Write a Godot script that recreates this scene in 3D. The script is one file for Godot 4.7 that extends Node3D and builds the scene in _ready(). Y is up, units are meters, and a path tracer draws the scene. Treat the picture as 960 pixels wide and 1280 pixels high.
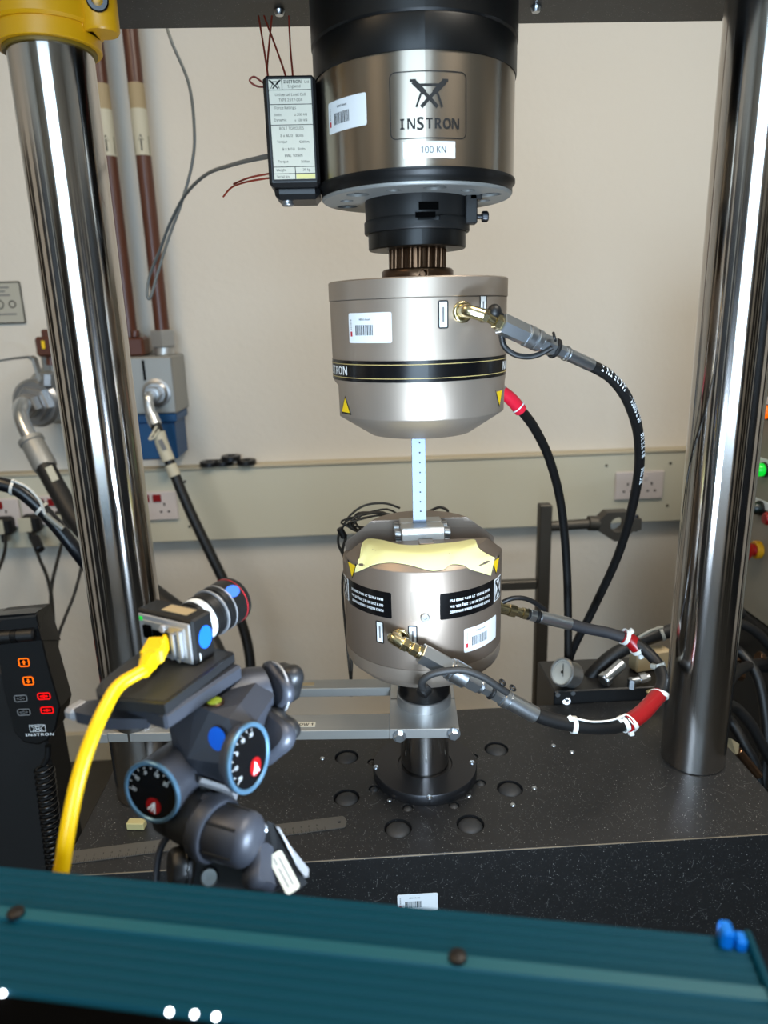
extends Node3D
# A hydraulic test frame in a laboratory, seen from in front at arm's length. Metres, y up; the origin is the middle of the frame's table.

var M := {}
var spare := {}


class G:
	var st := SurfaceTool.new()
	var group := 1

	func _init() -> void:
		st.begin(Mesh.PRIMITIVE_TRIANGLES)

	func tri(a: Vector3, b: Vector3, c: Vector3, ua: Vector2, ub: Vector2, uc: Vector2, sg: int) -> void:   # a, b, c counter-clockwise seen from outside
		if (b - a).cross(c - a).length_squared() < 1e-20:
			return
		st.set_smooth_group(sg)
		st.set_uv(ua); st.add_vertex(a)
		st.set_uv(uc); st.add_vertex(c)
		st.set_uv(ub); st.add_vertex(b)

	func face(pts: Array, inside: Vector3, sg := -1) -> void:
		var mid := Vector3.ZERO
		for p in pts:
			mid += p
		mid /= pts.size()
		var n := Vector3.ZERO
		for i in pts.size():
			n += (pts[i] - mid).cross(pts[(i + 1) % pts.size()] - mid)
		var q := pts.duplicate()
		if n.dot(mid - inside) < 0.0:
			q.reverse()
		for i in range(1, q.size() - 1):
			tri(q[0], q[i], q[i + 1], Vector2(q[0].x, q[0].y), Vector2(q[i].x, q[i].y), Vector2(q[i + 1].x, q[i + 1].y), sg)

	func box(xf: Transform3D, size: Vector3, bev := 0.0) -> G:
		var h := size / 2.0
		var b: float = minf(bev, minf(h.x, minf(h.y, h.z)) * 0.9)
		var c := {}
		for x in [-1, 1]:
			for y in [-1, 1]:
				for z in [-1, 1]:
					var s := Vector3(x, y, z)
					for ax in 3:
						var p := (h - Vector3(b, b, b)) * s
						p[ax] = h[ax] * s[ax]
						c[[x, y, z, ax]] = xf * p
		var o := xf.origin
		for ax in 3:
			var u := (ax + 1) % 3
			var v := (ax + 2) % 3
			for s in [-1, 1]:
				var q := []
				for k in [[-1, -1], [1, -1], [1, 1], [-1, 1]]:
					var key := [0, 0, 0, ax]
					key[ax] = s; key[u] = k[0]; key[v] = k[1]
					q.append(c[key])
				face(q, o)
			if b > 0.0:
				for s in [-1, 1]:
					for t in [-1, 1]:
						var q := []
						for k in [[-1, u], [1, u], [1, v], [-1, v]]:
							var key := [0, 0, 0, k[1]]
							key[ax] = k[0]; key[u] = s; key[v] = t
							q.append(c[key])
						face(q, o)
		if b > 0.0:
			for x in [-1, 1]:
				for y in [-1, 1]:
					for z in [-1, 1]:
						face([c[[x, y, z, 0]], c[[x, y, z, 1]], c[[x, y, z, 2]]], o)
		return self

	func bx(center: Vector3, size: Vector3, bev := 0.0) -> G:
		return box(Transform3D(Basis(), center), size, bev)

	# a body of revolution about local y; the profile is (radius, height), closed through the axis unless ring is true
	func lathe(prof: Array, xf := Transform3D(), seg := 48, ring := false, a0 := 0.0, a1 := TAU) -> G:
		var p := prof.duplicate()
		var area := 0.0
		for i in p.size():
			var q: Vector2 = p[(i + 1) % p.size()]
			area += p[i].x * q.y - q.x * p[i].y
		if area < 0.0:
			p.reverse()
		if ring:
			p.append(p[0])
		var run := 0.0
		group += 1
		for i in p.size() - 1:
			var a: Vector2 = p[i]
			var b: Vector2 = p[i + 1]
			if i > 0 and (a - p[i - 1]).normalized().dot((b - a).normalized()) < 0.8:
				group += 1
			var len := (b - a).length()
			for k in seg:
				var t0 := lerpf(a0, a1, float(k) / seg)
				var t1 := lerpf(a0, a1, float(k + 1) / seg)
				var q00 := xf * Vector3(a.x * sin(t0), a.y, a.x * cos(t0))
				var q01 := xf * Vector3(a.x * sin(t1), a.y, a.x * cos(t1))
				var q10 := xf * Vector3(b.x * sin(t0), b.y, b.x * cos(t0))
				var q11 := xf * Vector3(b.x * sin(t1), b.y, b.x * cos(t1))
				var u0 := float(k) / seg
				var u1 := float(k + 1) / seg
				var sg := group if seg > 8 else -1
				tri(q00, q01, q11, Vector2(u0, run), Vector2(u1, run), Vector2(u1, run + len), sg)
				tri(q00, q11, q10, Vector2(u0, run), Vector2(u1, run + len), Vector2(u0, run + len), sg)
			run += len
		group += 1
		if a1 - a0 < TAU - 0.01:
			for t in [a0, a1]:
				var q := []
				for k in p.size():
					q.append(xf * Vector3(p[k].x * sin(t), p[k].y, p[k].x * cos(t)))
				var m := (a0 + a1) / 2.0
				face(q, xf * Vector3(p[0].x * sin(m) + 0.02 * sin(m), p[0].y, p[0].x * cos(m) + 0.02 * cos(m)))
		return self

	# the same from A towards B: the profile is (radius, distance from A)
	func rod(a: Vector3, b: Vector3, prof: Array, seg := 24) -> G:
		return lathe(prof, G.along(a, b - a), seg)

	func cyl(a: Vector3, b: Vector3, r: float, seg := 24, bev := 0.0) -> G:
		var l := (b - a).length()
		return rod(a, b, [Vector2(0, 0), Vector2(r - bev, 0), Vector2(r, bev), Vector2(r, l - bev), Vector2(r - bev, l), Vector2(0, l)], seg)

	func ball(c: Vector3, r: float, seg := 16, squash := 1.0, up := Vector3.UP) -> G:
		var prof := []
		for i in 9:
			var t := -PI / 2 + PI * i / 8.0
			prof.append(Vector2(maxf(r * cos(t), 0.0), r * squash * sin(t)))
		return lathe(prof, G.along(c, up), seg)

	func torus(c: Vector3, axis: Vector3, R: float, r: float, seg := 32) -> G:
		var prof := []
		for i in 10:
			prof.append(Vector2(R + r * cos(TAU * i / 10.0), r * sin(TAU * i / 10.0)))
		return lathe(prof, G.along(c, axis), seg, true)

	static func along(at: Vector3, dir: Vector3, hint := Vector3(0.13, 0.2, 1)) -> Transform3D:
		var y := dir.normalized()
		if absf(y.dot(hint.normalized())) > 0.98:
			hint = Vector3(1, 0.1, 0)
		var x := y.cross(hint).normalized()
		return Transform3D(Basis(x, y, x.cross(y)), at)

	static func spline(pts: Array, sub: int) -> Array:
		var out := []
		for i in pts.size() - 1:
			var p0: Vector3 = pts[maxi(i - 1, 0)]
			var p1: Vector3 = pts[i]
			var p2: Vector3 = pts[i + 1]
			var p3: Vector3 = pts[mini(i + 2, pts.size() - 1)]
			for k in sub:
				out.append(p1.cubic_interpolate(p2, p0, p3, float(k) / sub))
		out.append(pts[-1])
		return out

	func tube(ctrl: Array, r: float, sides := 12, sub := 6, r_end := -1.0) -> G:
		var pts := G.spline(ctrl, sub)
		var rings := []
		var n := Vector3.ZERO
		var run := 0.0
		var runs := []
		for i in pts.size():
			var d: Vector3 = (pts[mini(i + 1, pts.size() - 1)] - pts[maxi(i - 1, 0)]).normalized()
			if i == 0:
				n = d.cross(Vector3(0.3, 1, 0.2)).normalized()
			else:
				n = (n - d * n.dot(d)).normalized()
				run += (pts[i] - pts[i - 1]).length()
			runs.append(run)
			var m := d.cross(n)
			var rr := r if r_end < 0.0 else lerpf(r, r_end, float(i) / (pts.size() - 1))
			var ring := []
			for k in sides:
				var t := TAU * k / sides
				ring.append(pts[i] + (n * cos(t) + m * sin(t)) * rr)
			rings.append(ring)
		group += 1
		for i in pts.size() - 1:
			for k in sides:
				var k1 := (k + 1) % sides
				var u0 := Vector2(float(k) / sides, runs[i])
				var u1 := Vector2(float(k + 1) / sides, runs[i])
				var v0 := Vector2(float(k) / sides, runs[i + 1])
				var v1 := Vector2(float(k + 1) / sides, runs[i + 1])
				tri(rings[i][k], rings[i][k1], rings[i + 1][k1], u0, u1, v1, group)
				tri(rings[i][k], rings[i + 1][k1], rings[i + 1][k], u0, v1, v0, group)
		face(rings[0], pts[1])
		face(rings[-1], pts[-2])
		group += 1
		return self

	# an outline in local x and y, extruded along local z from z0 to z1
	func prism(poly: Array, z0: float, z1: float, xf := Transform3D()) -> G:
		var p2 := PackedVector2Array(poly)
		if Geometry2D.is_polygon_clockwise(p2):
			p2.reverse()
		var idx := Geometry2D.triangulate_polygon(p2)
		for i in range(0, idx.size(), 3):
			var a := p2[idx[i]]
			var b := p2[idx[i + 1]]
			var c := p2[idx[i + 2]]
			if (b - a).cross(c - a) < 0.0:
				var t := b
				b = c
				c = t
			tri(xf * Vector3(a.x, a.y, z1), xf * Vector3(b.x, b.y, z1), xf * Vector3(c.x, c.y, z1), a, b, c, -1)
			tri(xf * Vector3(a.x, a.y, z0), xf * Vector3(c.x, c.y, z0), xf * Vector3(b.x, b.y, z0), a, c, b, -1)
		for i in p2.size():
			var a := p2[i]
			var b := p2[(i + 1) % p2.size()]
			var q := [xf * Vector3(a.x, a.y, z0), xf * Vector3(b.x, b.y, z0), xf * Vector3(b.x, b.y, z1), xf * Vector3(a.x, a.y, z1)]
			tri(q[0], q[1], q[2], a, b, b, -1)
			tri(q[0], q[2], q[3], a, b, a, -1)
		return self

	# rings of equal point counts, front to back, closed at both ends
	func loft(rings: Array, smooth := false) -> G:
		var mid := Vector3.ZERO
		for r in rings:
			for p in r:
				mid += p / (r.size() * rings.size())
		group += 1
		var sg := group if smooth else -1
		for i in rings.size() - 1:
			var n: int = rings[i].size()
			for k in n:
				var k1 := (k + 1) % n
				face([rings[i][k], rings[i][k1], rings[i + 1][k1], rings[i + 1][k]], mid, sg)
		face(rings[0], mid)
		face(rings[-1], mid)
		group += 1
		return self

	# a thin sheet laid on a surface: lay maps (along, up, height off the surface) to a point
	func sheet(lay: Callable, c: Vector2, size: Vector2, corner := 0.0, h0 := 0.0, h1 := 0.0002, n := 12) -> G:
		var prev := []
		var xs := []
		if corner > 0.0:
			for k in 4:
				xs.append(corner * (1.0 - cos(PI / 2 * k / 4.0)))
		for k in n + 1:
			xs.append(lerpf(corner, size.x - corner, float(k) / n))
		if corner > 0.0:
			for k in range(3, -1, -1):
				xs.append(size.x - corner * (1.0 - cos(PI / 2 * k / 4.0)))
		for x in xs:
			var cut := 0.0
			var e: float = minf(x, size.x - x)
			if e < corner:
				cut = corner - sqrt(maxf(corner * corner - (corner - e) * (corner - e), 0.0))
			var s: float = c.x - size.x / 2 + x
			var lo := c.y - size.y / 2 + cut
			var hi := c.y + size.y / 2 - cut
			var q := [lay.call(s, lo, h0), lay.call(s, lo, h1), lay.call(s, hi, h1), lay.call(s, hi, h0)]
			if prev:
				for k in 3:
					var f := [prev[k], q[k], q[k + 1], prev[k + 1]]
					tri(f[0], f[1], f[2], Vector2(), Vector2(), Vector2(), -1 if k != 1 else 7)
					tri(f[0], f[2], f[3], Vector2(), Vector2(), Vector2(), -1 if k != 1 else 7)
			else:
				tri(q[0], q[1], q[2], Vector2(), Vector2(), Vector2(), -1)
				tri(q[0], q[2], q[3], Vector2(), Vector2(), Vector2(), -1)
			prev = q
		tri(prev[1], prev[0], prev[3], Vector2(), Vector2(), Vector2(), -1)
		tri(prev[1], prev[3], prev[2], Vector2(), Vector2(), Vector2(), -1)
		return self

	# an outline (concave allowed) laid on a surface
	func decal(lay: Callable, poly: Array, h := 0.0003) -> G:
		var p2 := PackedVector2Array(poly)
		if Geometry2D.is_polygon_clockwise(p2):
			p2.reverse()
		var idx := Geometry2D.triangulate_polygon(p2)
		for i in range(0, idx.size(), 3):
			var q := [p2[idx[i]], p2[idx[i + 1]], p2[idx[i + 2]]]
			if (q[1] - q[0]).cross(q[2] - q[0]) < 0.0:
				q = [q[0], q[2], q[1]]
			tri(lay.call(q[0].x, q[0].y, h), lay.call(q[1].x, q[1].y, h), lay.call(q[2].x, q[2].y, h), q[0], q[1], q[2], -1)
		return self

	func stroke(lay: Callable, a: Vector2, b: Vector2, w: float, h := 0.0003) -> G:
		var d := (b - a).normalized() * w / 2.0
		var n := Vector2(-d.y, d.x)
		var m := maxi(1, int(ceil(absf(b.x - a.x) / 0.004)))
		for k in m:
			var p := a.lerp(b, float(k) / m)
			var q := a.lerp(b, float(k + 1) / m)
			decal(lay, [p - n, q - n, q + n, p + n], h)
		return self

	func frame_line(lay: Callable, c: Vector2, size: Vector2, w: float, corner := 0.0, h := 0.0003) -> G:
		var pts := []
		var e := size / 2.0
		for k in 4:
			var sx: int = [1, -1, -1, 1][k]
			var sy: int = [1, 1, -1, -1][k]
			for j in (5 if corner > 0.0 else 1):
				var t := PI / 2 * (k + (j / 4.0 if corner > 0.0 else 0.0))
				pts.append(c + Vector2(sx * (e.x - corner), sy * (e.y - corner)) + Vector2(cos(t), sin(t)) * corner)
		for i in pts.size():
			stroke(lay, pts[i], pts[(i + 1) % pts.size()], w, h)
		return self

	func dot(lay: Callable, c: Vector2, rx: float, ry := -1.0, h := 0.0003, n := 20) -> G:
		var pts := []
		for k in n:
			pts.append(c + Vector2(cos(TAU * k / n) * rx, sin(TAU * k / n) * (rx if ry < 0.0 else ry)))
		return decal(lay, pts, h)

	# lettering, tall is the height of its capitals
	func text(lay: Callable, words: String, c: Vector2, tall: float, turned := false, bold := false, h := 0.0003, wide := 0.0, left := false) -> G:
		var t := TextMesh.new()
		t.text = words
		var f := SystemFont.new()
		f.font_names = PackedStringArray(["Droid Sans"])
		if bold:
			f.font_weight = 700
		t.font = f
		t.font_size = 48
		t.pixel_size = 0.01
		t.depth = 0.0
		t.curve_step = 4.0
		t.horizontal_alignment = HORIZONTAL_ALIGNMENT_CENTER
		t.vertical_alignment = VERTICAL_ALIGNMENT_CENTER
		var arr := t.get_mesh_arrays()
		if arr.is_empty() or arr[Mesh.ARRAY_VERTEX] == null:
			return self
		var v: PackedVector3Array = arr[Mesh.ARRAY_VERTEX]
		var idx = arr[Mesh.ARRAY_INDEX]
		if idx == null or idx.is_empty():
			idx = PackedInt32Array(range(v.size()))
		var lo := Vector2(1e9, 1e9)
		var hi := -lo
		for p in v:
			lo = lo.min(Vector2(p.x, p.y))
			hi = hi.max(Vector2(p.x, p.y))
		var k := tall / 0.345
		var kx := k if wide <= 0.0 else wide / (hi.x - lo.x)
		var mid := (lo + hi) / 2.0
		if left:
			mid.x = lo.x
		var s := -1.0 if turned else 1.0
		for i in range(0, idx.size(), 3):
			var q := []
			for j in [0, 1, 2]:
				var p := v[idx[i + j]]
				q.append(Vector2(c.x + s * (p.x - mid.x) * kx, c.y + s * (p.y - mid.y) * k))
			if (q[1] - q[0]).cross(q[2] - q[0]) < 0.0:
				q = [q[0], q[2], q[1]]
			tri(lay.call(q[0].x, q[0].y, h), lay.call(q[1].x, q[1].y, h), lay.call(q[2].x, q[2].y, h), q[0], q[1], q[2], -1)
		return self


func on_cylinder(r: float, axis := Vector3.ZERO) -> Callable:
	return func(s: float, y: float, h: float) -> Vector3: return Vector3(axis.x + (r + h) * sin(s / r), y, axis.z + (r + h) * cos(s / r))


func on_plane(xf: Transform3D) -> Callable:
	return func(s: float, y: float, h: float) -> Vector3: return xf * Vector3(s, y, h)


# a plane through p whose outward direction is n and whose up is as near to up as it can be
func facing(p: Vector3, n: Vector3, up := Vector3.UP) -> Transform3D:
	var z := n.normalized()
	var x := up.cross(z).normalized()
	return Transform3D(Basis(x, z.cross(x), z), p)


func numbered(called: String) -> String:
	if not spare.has(called):
		spare[called] = 0
		return called
	spare[called] += 1
	return "%s_%03d" % [called, spare[called]]


func thing(called: String, label: String, category: String, at: Vector3, group := "") -> Node3D:
	var o := Node3D.new()
	o.name = numbered(called)
	add_child(o)
	o.position = at
	o.set_meta("label", label)
	o.set_meta("category", category)
	if group:
		o.set_meta("group", group)
	return o


# pairs of shape and material, all in scene coordinates, become one named mesh
func meshed(pairs: Array) -> ArrayMesh:
	var mesh := ArrayMesh.new()
	for k in range(0, pairs.size(), 2):
		var g: G = pairs[k]
		g.st.generate_normals()
		g.st.set_material(pairs[k + 1])
		mesh = g.st.commit(mesh)
	return mesh


func part(called: String, parent: Node3D, pairs: Array, label := "") -> MeshInstance3D:
	var o := MeshInstance3D.new()
	o.name = called
	o.mesh = meshed(pairs)
	parent.add_child(o, true)
	if not parent is GeometryInstance3D:
		o.position = -parent.position
	if label:
		o.set_meta("label", label)
	return o


func struct(called: String, pairs: Array) -> MeshInstance3D:
	var o := MeshInstance3D.new()
	o.name = numbered(called)
	o.mesh = meshed(pairs)
	add_child(o)
	o.set_meta("kind", "structure")
	return o


# a solid with cutters taken out of it, one part of its thing
func cut(called: String, parent: Node3D, body: G, cutters: Array, mat: Material, inner: Material = null, label := "") -> CSGCombiner3D:
	var root := CSGCombiner3D.new()
	root.name = called
	parent.add_child(root, true)
	if not parent is GeometryInstance3D:
		root.position = -parent.position
	if label:
		root.set_meta("label", label)
	var n := 0
	for g in [body] + cutters:
		var c := CSGMesh3D.new()
		c.name = "solid" if n == 0 else "cutter"
		g.st.index()
		g.st.generate_normals()
		c.mesh = g.st.commit()
		c.material = inner if n > 0 and inner else mat
		if n > 0:
			c.operation = CSGShape3D.OPERATION_SUBTRACTION
		root.add_child(c, true)
		n += 1
	return root


func mat(key: String, color: Color, rough := 0.5, metal := 0.0) -> StandardMaterial3D:
	var m := StandardMaterial3D.new()
	m.resource_name = key
	m.albedo_color = color
	m.roughness = rough
	m.metallic = metal
	M[key] = m
	return m


func glow(key: String, color: Color, energy: float, dim := 1.0) -> StandardMaterial3D:
	var m := mat(key, Color(color.r * dim, color.g * dim, color.b * dim), 0.3)
	m.emission_enabled = true
	m.emission = color
	m.emission_energy_multiplier = energy
	return m


# flecks and scratches of worn paint, a picture that repeats
func fleck_texture(side: int, base: Color, fleck: Color, flecks: int, scratches: int, seed_value: int) -> ImageTexture:
	var rng := RandomNumberGenerator.new()
	rng.seed = seed_value
	var im := Image.create_empty(side, side, false, Image.FORMAT_RGB8)
	im.fill(base)
	var noise := FastNoiseLite.new()
	noise.seed = seed_value
	noise.frequency = 0.012
	for y in side:
		for x in side:
			var v := noise.get_noise_2d(x, y) * 0.12 + rng.randf_range(-0.05, 0.05)
			im.set_pixel(x, y, Color(base.r * (1 + v), base.g * (1 + v), base.b * (1 + v)))
	for i in flecks:
		var x := rng.randi_range(2, side - 4)
		var y := rng.randi_range(2, side - 4)
		if noise.get_noise_2d(x * 1.7, y * 1.7) < rng.randf_range(-0.5, 0.45):
			continue
		var c := base.lerp(fleck, rng.randf_range(0.25, 1.0))
		im.set_pixel(x, y, c)
		if rng.randf() < 0.5:
			im.set_pixel(x + 1, y, c)
		if rng.randf() < 0.18:
			im.set_pixel(x, y + 1, c)
			im.set_pixel(x + 1, y + 1, c)
	for i in scratches:
		var p := Vector2(rng.randf() * side, rng.randf() * side)
		var d := Vector2.from_angle(rng.randf() * TAU)
		var c := base.lerp(fleck, rng.randf_range(0.15, 0.6))
		for k in rng.randi_range(8, 40):
			p += d
			d = d.rotated(rng.randf_range(-0.12, 0.12))
			im.set_pixel(posmod(int(p.x), side), posmod(int(p.y), side), c)
	return ImageTexture.create_from_image(im)


func tile(m: StandardMaterial3D, scale: float, world := false) -> void:
	m.uv1_triplanar = true
	m.uv1_world_triplanar = world
	m.uv1_scale = Vector3(scale, scale, scale)


func noise_bump(m: StandardMaterial3D, freq: float, cm: float, scale: float, seed_value := 3) -> void:
	var n := FastNoiseLite.new()
	n.frequency = freq
	n.seed = seed_value
	n.fractal_octaves = 3
	var t := NoiseTexture2D.new()
	t.width = 512
	t.height = 512
	t.seamless = true
	t.noise = n
	m.heightmap_enabled = true
	m.heightmap_texture = t
	m.heightmap_scale = cm
	tile(m, scale)


func materials() -> void:
	mat("wall", Color(0.81, 0.787, 0.745), 0.85)
	noise_bump(M.wall, 0.03, 0.05, 2.0)
	mat("ceiling", Color(0.85, 0.84, 0.8), 0.9)
	mat("floor", Color(0.2, 0.32, 0.29), 0.6)
	M.floor.albedo_texture = fleck_texture(512, Color(0.2, 0.19, 0.17), Color(0.3, 0.3, 0.28), 4000, 10, 5)
	M.floor.albedo_color = Color.WHITE
	tile(M.floor, 1.5)
	mat("trunking", Color(0.77, 0.755, 0.68), 0.45)
	mat("trunking_lip", Color(0.7, 0.66, 0.57), 0.6)
	mat("added_panel", Color(0.1, 0.08, 0.07), 0.5)
	mat("partition", Color(0.72, 0.84, 0.92), 0.6)
	mat("added_panel_grey", Color(0.1, 0.1, 0.11), 0.4)  # dark finish of the panels added for the chrome to reflect
	var c := mat("chrome", Color(0.74, 0.725, 0.71), 0.13, 1.0)
	c.anisotropy_enabled = true
	c.anisotropy = -0.85
	c = mat("brushed", Color(0.62, 0.58, 0.53), 0.3, 1.0)
	c.anisotropy_enabled = true
	c.anisotropy = -0.8
	mat("satin", Color(0.70, 0.645, 0.59), 0.43, 0.8)
	mat("satin_dark", Color(0.58, 0.525, 0.475), 0.45, 0.82)
	mat("steel", Color(0.68, 0.68, 0.68), 0.34, 0.9)
	mat("dark_steel", Color(0.25, 0.25, 0.26), 0.35, 0.9)
	mat("zinc", Color(0.78, 0.8, 0.82), 0.3, 1.0)
	mat("yellow_zinc", Color(0.76, 0.71, 0.56), 0.24, 1.0)
	mat("bronze", Color(0.36, 0.27, 0.2), 0.3, 0.9)
	mat("aluminium", Color(0.72, 0.72, 0.71), 0.42, 0.8)
	mat("aluminium_dull", Color(0.6, 0.6, 0.585), 0.5, 0.65)
	mat("specimen", Color(0.50, 0.55, 0.62), 0.55, 0.5)
	mat("black_gloss", Color(0.03, 0.03, 0.035), 0.25)
	mat("black_satin", Color(0.045, 0.045, 0.048), 0.42)
	mat("black_anodised", Color(0.05, 0.048, 0.046), 0.38, 0.3)
	mat("black_matt", Color(0.035, 0.035, 0.037), 0.7)
	mat("grey_oxide", Color(0.13, 0.13, 0.13), 0.45, 0.5)
	mat("rubber", Color(0.03, 0.03, 0.033), 0.5)
	mat("rubber_worn", Color(0.13, 0.13, 0.13), 0.6)
	mat("print_black", Color(0.03, 0.03, 0.03), 0.6)
	mat("print_white", Color(0.85, 0.86, 0.86), 0.6)
	mat("print_grey", Color(0.42, 0.42, 0.42), 0.6)
	mat("print_gold", Color(0.68, 0.6, 0.38), 0.5)
	mat("print_red", Color(0.7, 0.12, 0.16), 0.6)
	mat("label_white", Color(0.84, 0.86, 0.87), 0.45)
	mat("label_cream", Color(0.75, 0.73, 0.66), 0.5)
	mat("label_yellow", Color(0.8, 0.76, 0.48), 0.5)
	mat("warning_yellow", Color(0.9, 0.75, 0.05), 0.5)
	mat("paint_yellow", Color(0.78, 0.56, 0.02), 0.4)
	mat("paint_olive", Color(0.42, 0.33, 0.05), 0.5)
	mat("paint_blue", Color(0.01, 0.25, 0.43), 0.45)
	mat("pipe_brown", Color(0.31, 0.17, 0.115), 0.35)
	mat("tape_paper", Color(0.62, 0.55, 0.42), 0.7)
	mat("tape_white", Color(0.72, 0.7, 0.62), 0.6)
	mat("tape_cream", Color(0.88, 0.86, 0.6), 0.75)
	M.tape_cream.rim_enabled = true
	M.tape_cream.rim = 0.2
	mat("wire_orange", Color(0.5, 0.17, 0.1), 0.5)
	mat("wire_grey", Color(0.36, 0.38, 0.38), 0.5)
	mat("cable_yellow", Color(0.95, 0.76, 0.0), 0.35)
	mat("sleeve_red", Color(0.55, 0.03, 0.06), 0.3)
	mat("sleeve_pink", Color(0.8, 0.1, 0.2), 0.35)
	mat("tie_white", Color(0.82, 0.82, 0.8), 0.4)
	mat("tie_clear", Color(0.5, 0.5, 0.47), 0.35)
	mat("hose_grey", Color(0.12, 0.12, 0.135), 0.6)
	mat("hose_blue", Color(0.02, 0.03, 0.06), 0.35)
	mat("socket_white", Color(0.78, 0.74, 0.72), 0.35)
	mat("hole", Color(0.01, 0.01, 0.01), 0.8)
	M.hole.metallic_specular = 0.1
	mat("sign_white", Color(0.66, 0.65, 0.6), 0.5)
	mat("dot_blue", Color(0.0, 0.37, 0.83), 0.5)
	mat("head_grey", Color(0.21, 0.22, 0.25), 0.45, 0.25)
	mat("head_dark", Color(0.09, 0.093, 0.1), 0.45)
	mat("ring_blue", Color(0.36, 0.5, 0.6), 0.3, 0.6)
	mat("cabinet_grey", Color(0.5, 0.48, 0.43), 0.5)
	mat("silver", Color(0.62, 0.62, 0.63), 0.5, 0.55)
	mat("tube_steel", Color(0.27, 0.255, 0.23), 0.5, 0.6)
	mat("rule_steel", Color(0.36, 0.35, 0.33), 0.5, 0.6)
	mat("wood", Color(0.62, 0.58, 0.4), 0.7)
	mat("bubble", Color(0.55, 0.62, 0.2), 0.15)
	mat("gauge_face", Color(0.75, 0.75, 0.72), 0.5)
	mat("push_green", Color(0.01, 0.07, 0.05), 0.35)
	mat("push_red", Color(0.5, 0.02, 0.03), 0.35)
	mat("push_yellow", Color(0.7, 0.5, 0.02), 0.4)
	c = mat("teal", Color(0.0, 0.215, 0.28), 0.5, 0.1)
	M.teal.metallic_specular = 0.25
	mat("teal_lit", Color(0.0, 0.29, 0.34), 0.45, 0.1)  # reflected light on the bar's ridge, put into a lighter teal
	mat("teal_plastic", Color(0.0, 0.42, 0.8), 0.3)
	mat("screw_brown", Color(0.06, 0.04, 0.035), 0.5, 0.4)
	var worn := mat("table_black", Color.WHITE, 0.42, 0.0)
	worn.albedo_texture = fleck_texture(1024, Color(0.088, 0.088, 0.09), Color(0.75, 0.74, 0.72), 15000, 200, 11)
	tile(worn, 3.3)
	mat("worn_edge", Color(0.42, 0.38, 0.32), 0.5, 0.4)
	glow("lit_amber", Color(1.0, 0.42, 0.02), 1.2, 0.6)
	glow("lit_orange", Color(1.0, 0.4, 0.0), 1.0, 0.7)
	glow("lit_green", Color(0.0, 0.85, 0.2), 0.9, 0.5)
	glow("lit_red", Color(1.0, 0.05, 0.06), 0.9, 0.6)
	glow("lit_white", Color(0.95, 0.97, 1.0), 2.0)
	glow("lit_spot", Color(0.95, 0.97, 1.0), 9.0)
	glow("fill_glow", Color(0.75, 0.87, 1.0), 1.2)  # glow of the added window's surface
	glow("tube_glow", Color(1.0, 0.95, 0.86), 3.0)


func _ready() -> void:
	materials()
	view_and_light()
	setting()
	frame()
	force_cell()
	upper_grip()
	lower_grip()
	actuator()
	hoses()
	wall_services()
	behind()
	control_side()
	camera_rig()
	light_bar()
	small_things()


func view_and_light() -> void:
	var cam := Camera3D.new()
	cam.name = "camera"
	cam.transform = Transform3D(Vector3(0.9984, -0.0285, 0.049), Vector3(0.0405, 0.9637, -0.264), Vector3(-0.0397, 0.2656, 0.9633), Vector3(-0.0647, 0.4858, 0.6777))
	var lens := CameraAttributesPhysical.new()
	lens.frustum_focal_length = 16.69
	lens.frustum_focus_distance = 0.66
	lens.exposure_aperture = 4.6
	cam.attributes = lens
	cam.keep_aspect = Camera3D.KEEP_HEIGHT
	cam.near = 0.02
	cam.far = 50.0
	add_child(cam)
	cam.fov = rad_to_deg(2.0 * atan(640.0 / 890.0))
	cam.current = true
	var env := Environment.new()
	env.background_mode = Environment.BG_COLOR
	env.background_color = Color(0.02, 0.02, 0.022)
	env.tonemap_mode = Environment.TONE_MAPPER_LINEAR
	env.tonemap_exposure = 1.0
	env.sdfgi_enabled = true
	env.ssao_enabled = true
	env.ssil_enabled = true
	var we := WorldEnvironment.new()
	we.name = "environment"
	we.environment = env
	add_child(we)
	# ceiling lamps
	area("ceiling_light", Vector3(-1.0, 1.865, 0.3), Vector3.DOWN, Vector2(0.5, 1.1), Color(1.0, 0.84, 0.62), 1.4)
	area("ceiling_light", Vector3(0.7, 1.865, 0.3), Vector3.DOWN, Vector2(0.5, 1.1), Color(1.0, 0.96, 0.90), 3.8)
	# cool fill light behind the viewer, added with an unseen window to carry it
	area("added_fill_light", Vector3(-0.3, 0.75, 3.13), Vector3.FORWARD, Vector2(1.6, 1.6), Color(0.80, 0.91, 1.0), 6.8)
	# the lamp bar's own light stands just in front of its glowing face
	area("bar_light", BAR_AT + LAMP_N * 0.003, LAMP_N, Vector2(0.12, 0.04), Color(0.82, 0.91, 1.0), 0.42)


const BAR_U := Vector3(0.980, 0, 0.198)
const BAR_N := Vector3(0.198, 0, -0.980)
const LAMP_N := Vector3(0.1715, 0.5, -0.8487)   # the lamp window leans back by 30 degrees
const BAR_AT := Vector3(-0.2331, 0.222, 0.3989) + BAR_U * 0.255 + BAR_N * 0.0125


func area(called: String, at: Vector3, towards: Vector3, size: Vector2, color: Color, energy: float) -> void:
	var l := AreaLight3D.new()
	l.name = numbered(called)
	add_child(l)
	var y := Vector3.UP if absf(towards.y) < 0.9 else Vector3.FORWARD
	l.transform = Transform3D(Basis.looking_at(towards, y), at)
	l.area_size = size
	l.light_color = color
	l.light_energy = energy
	l.area_range = 12.0
	l.shadow_enabled = true


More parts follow.
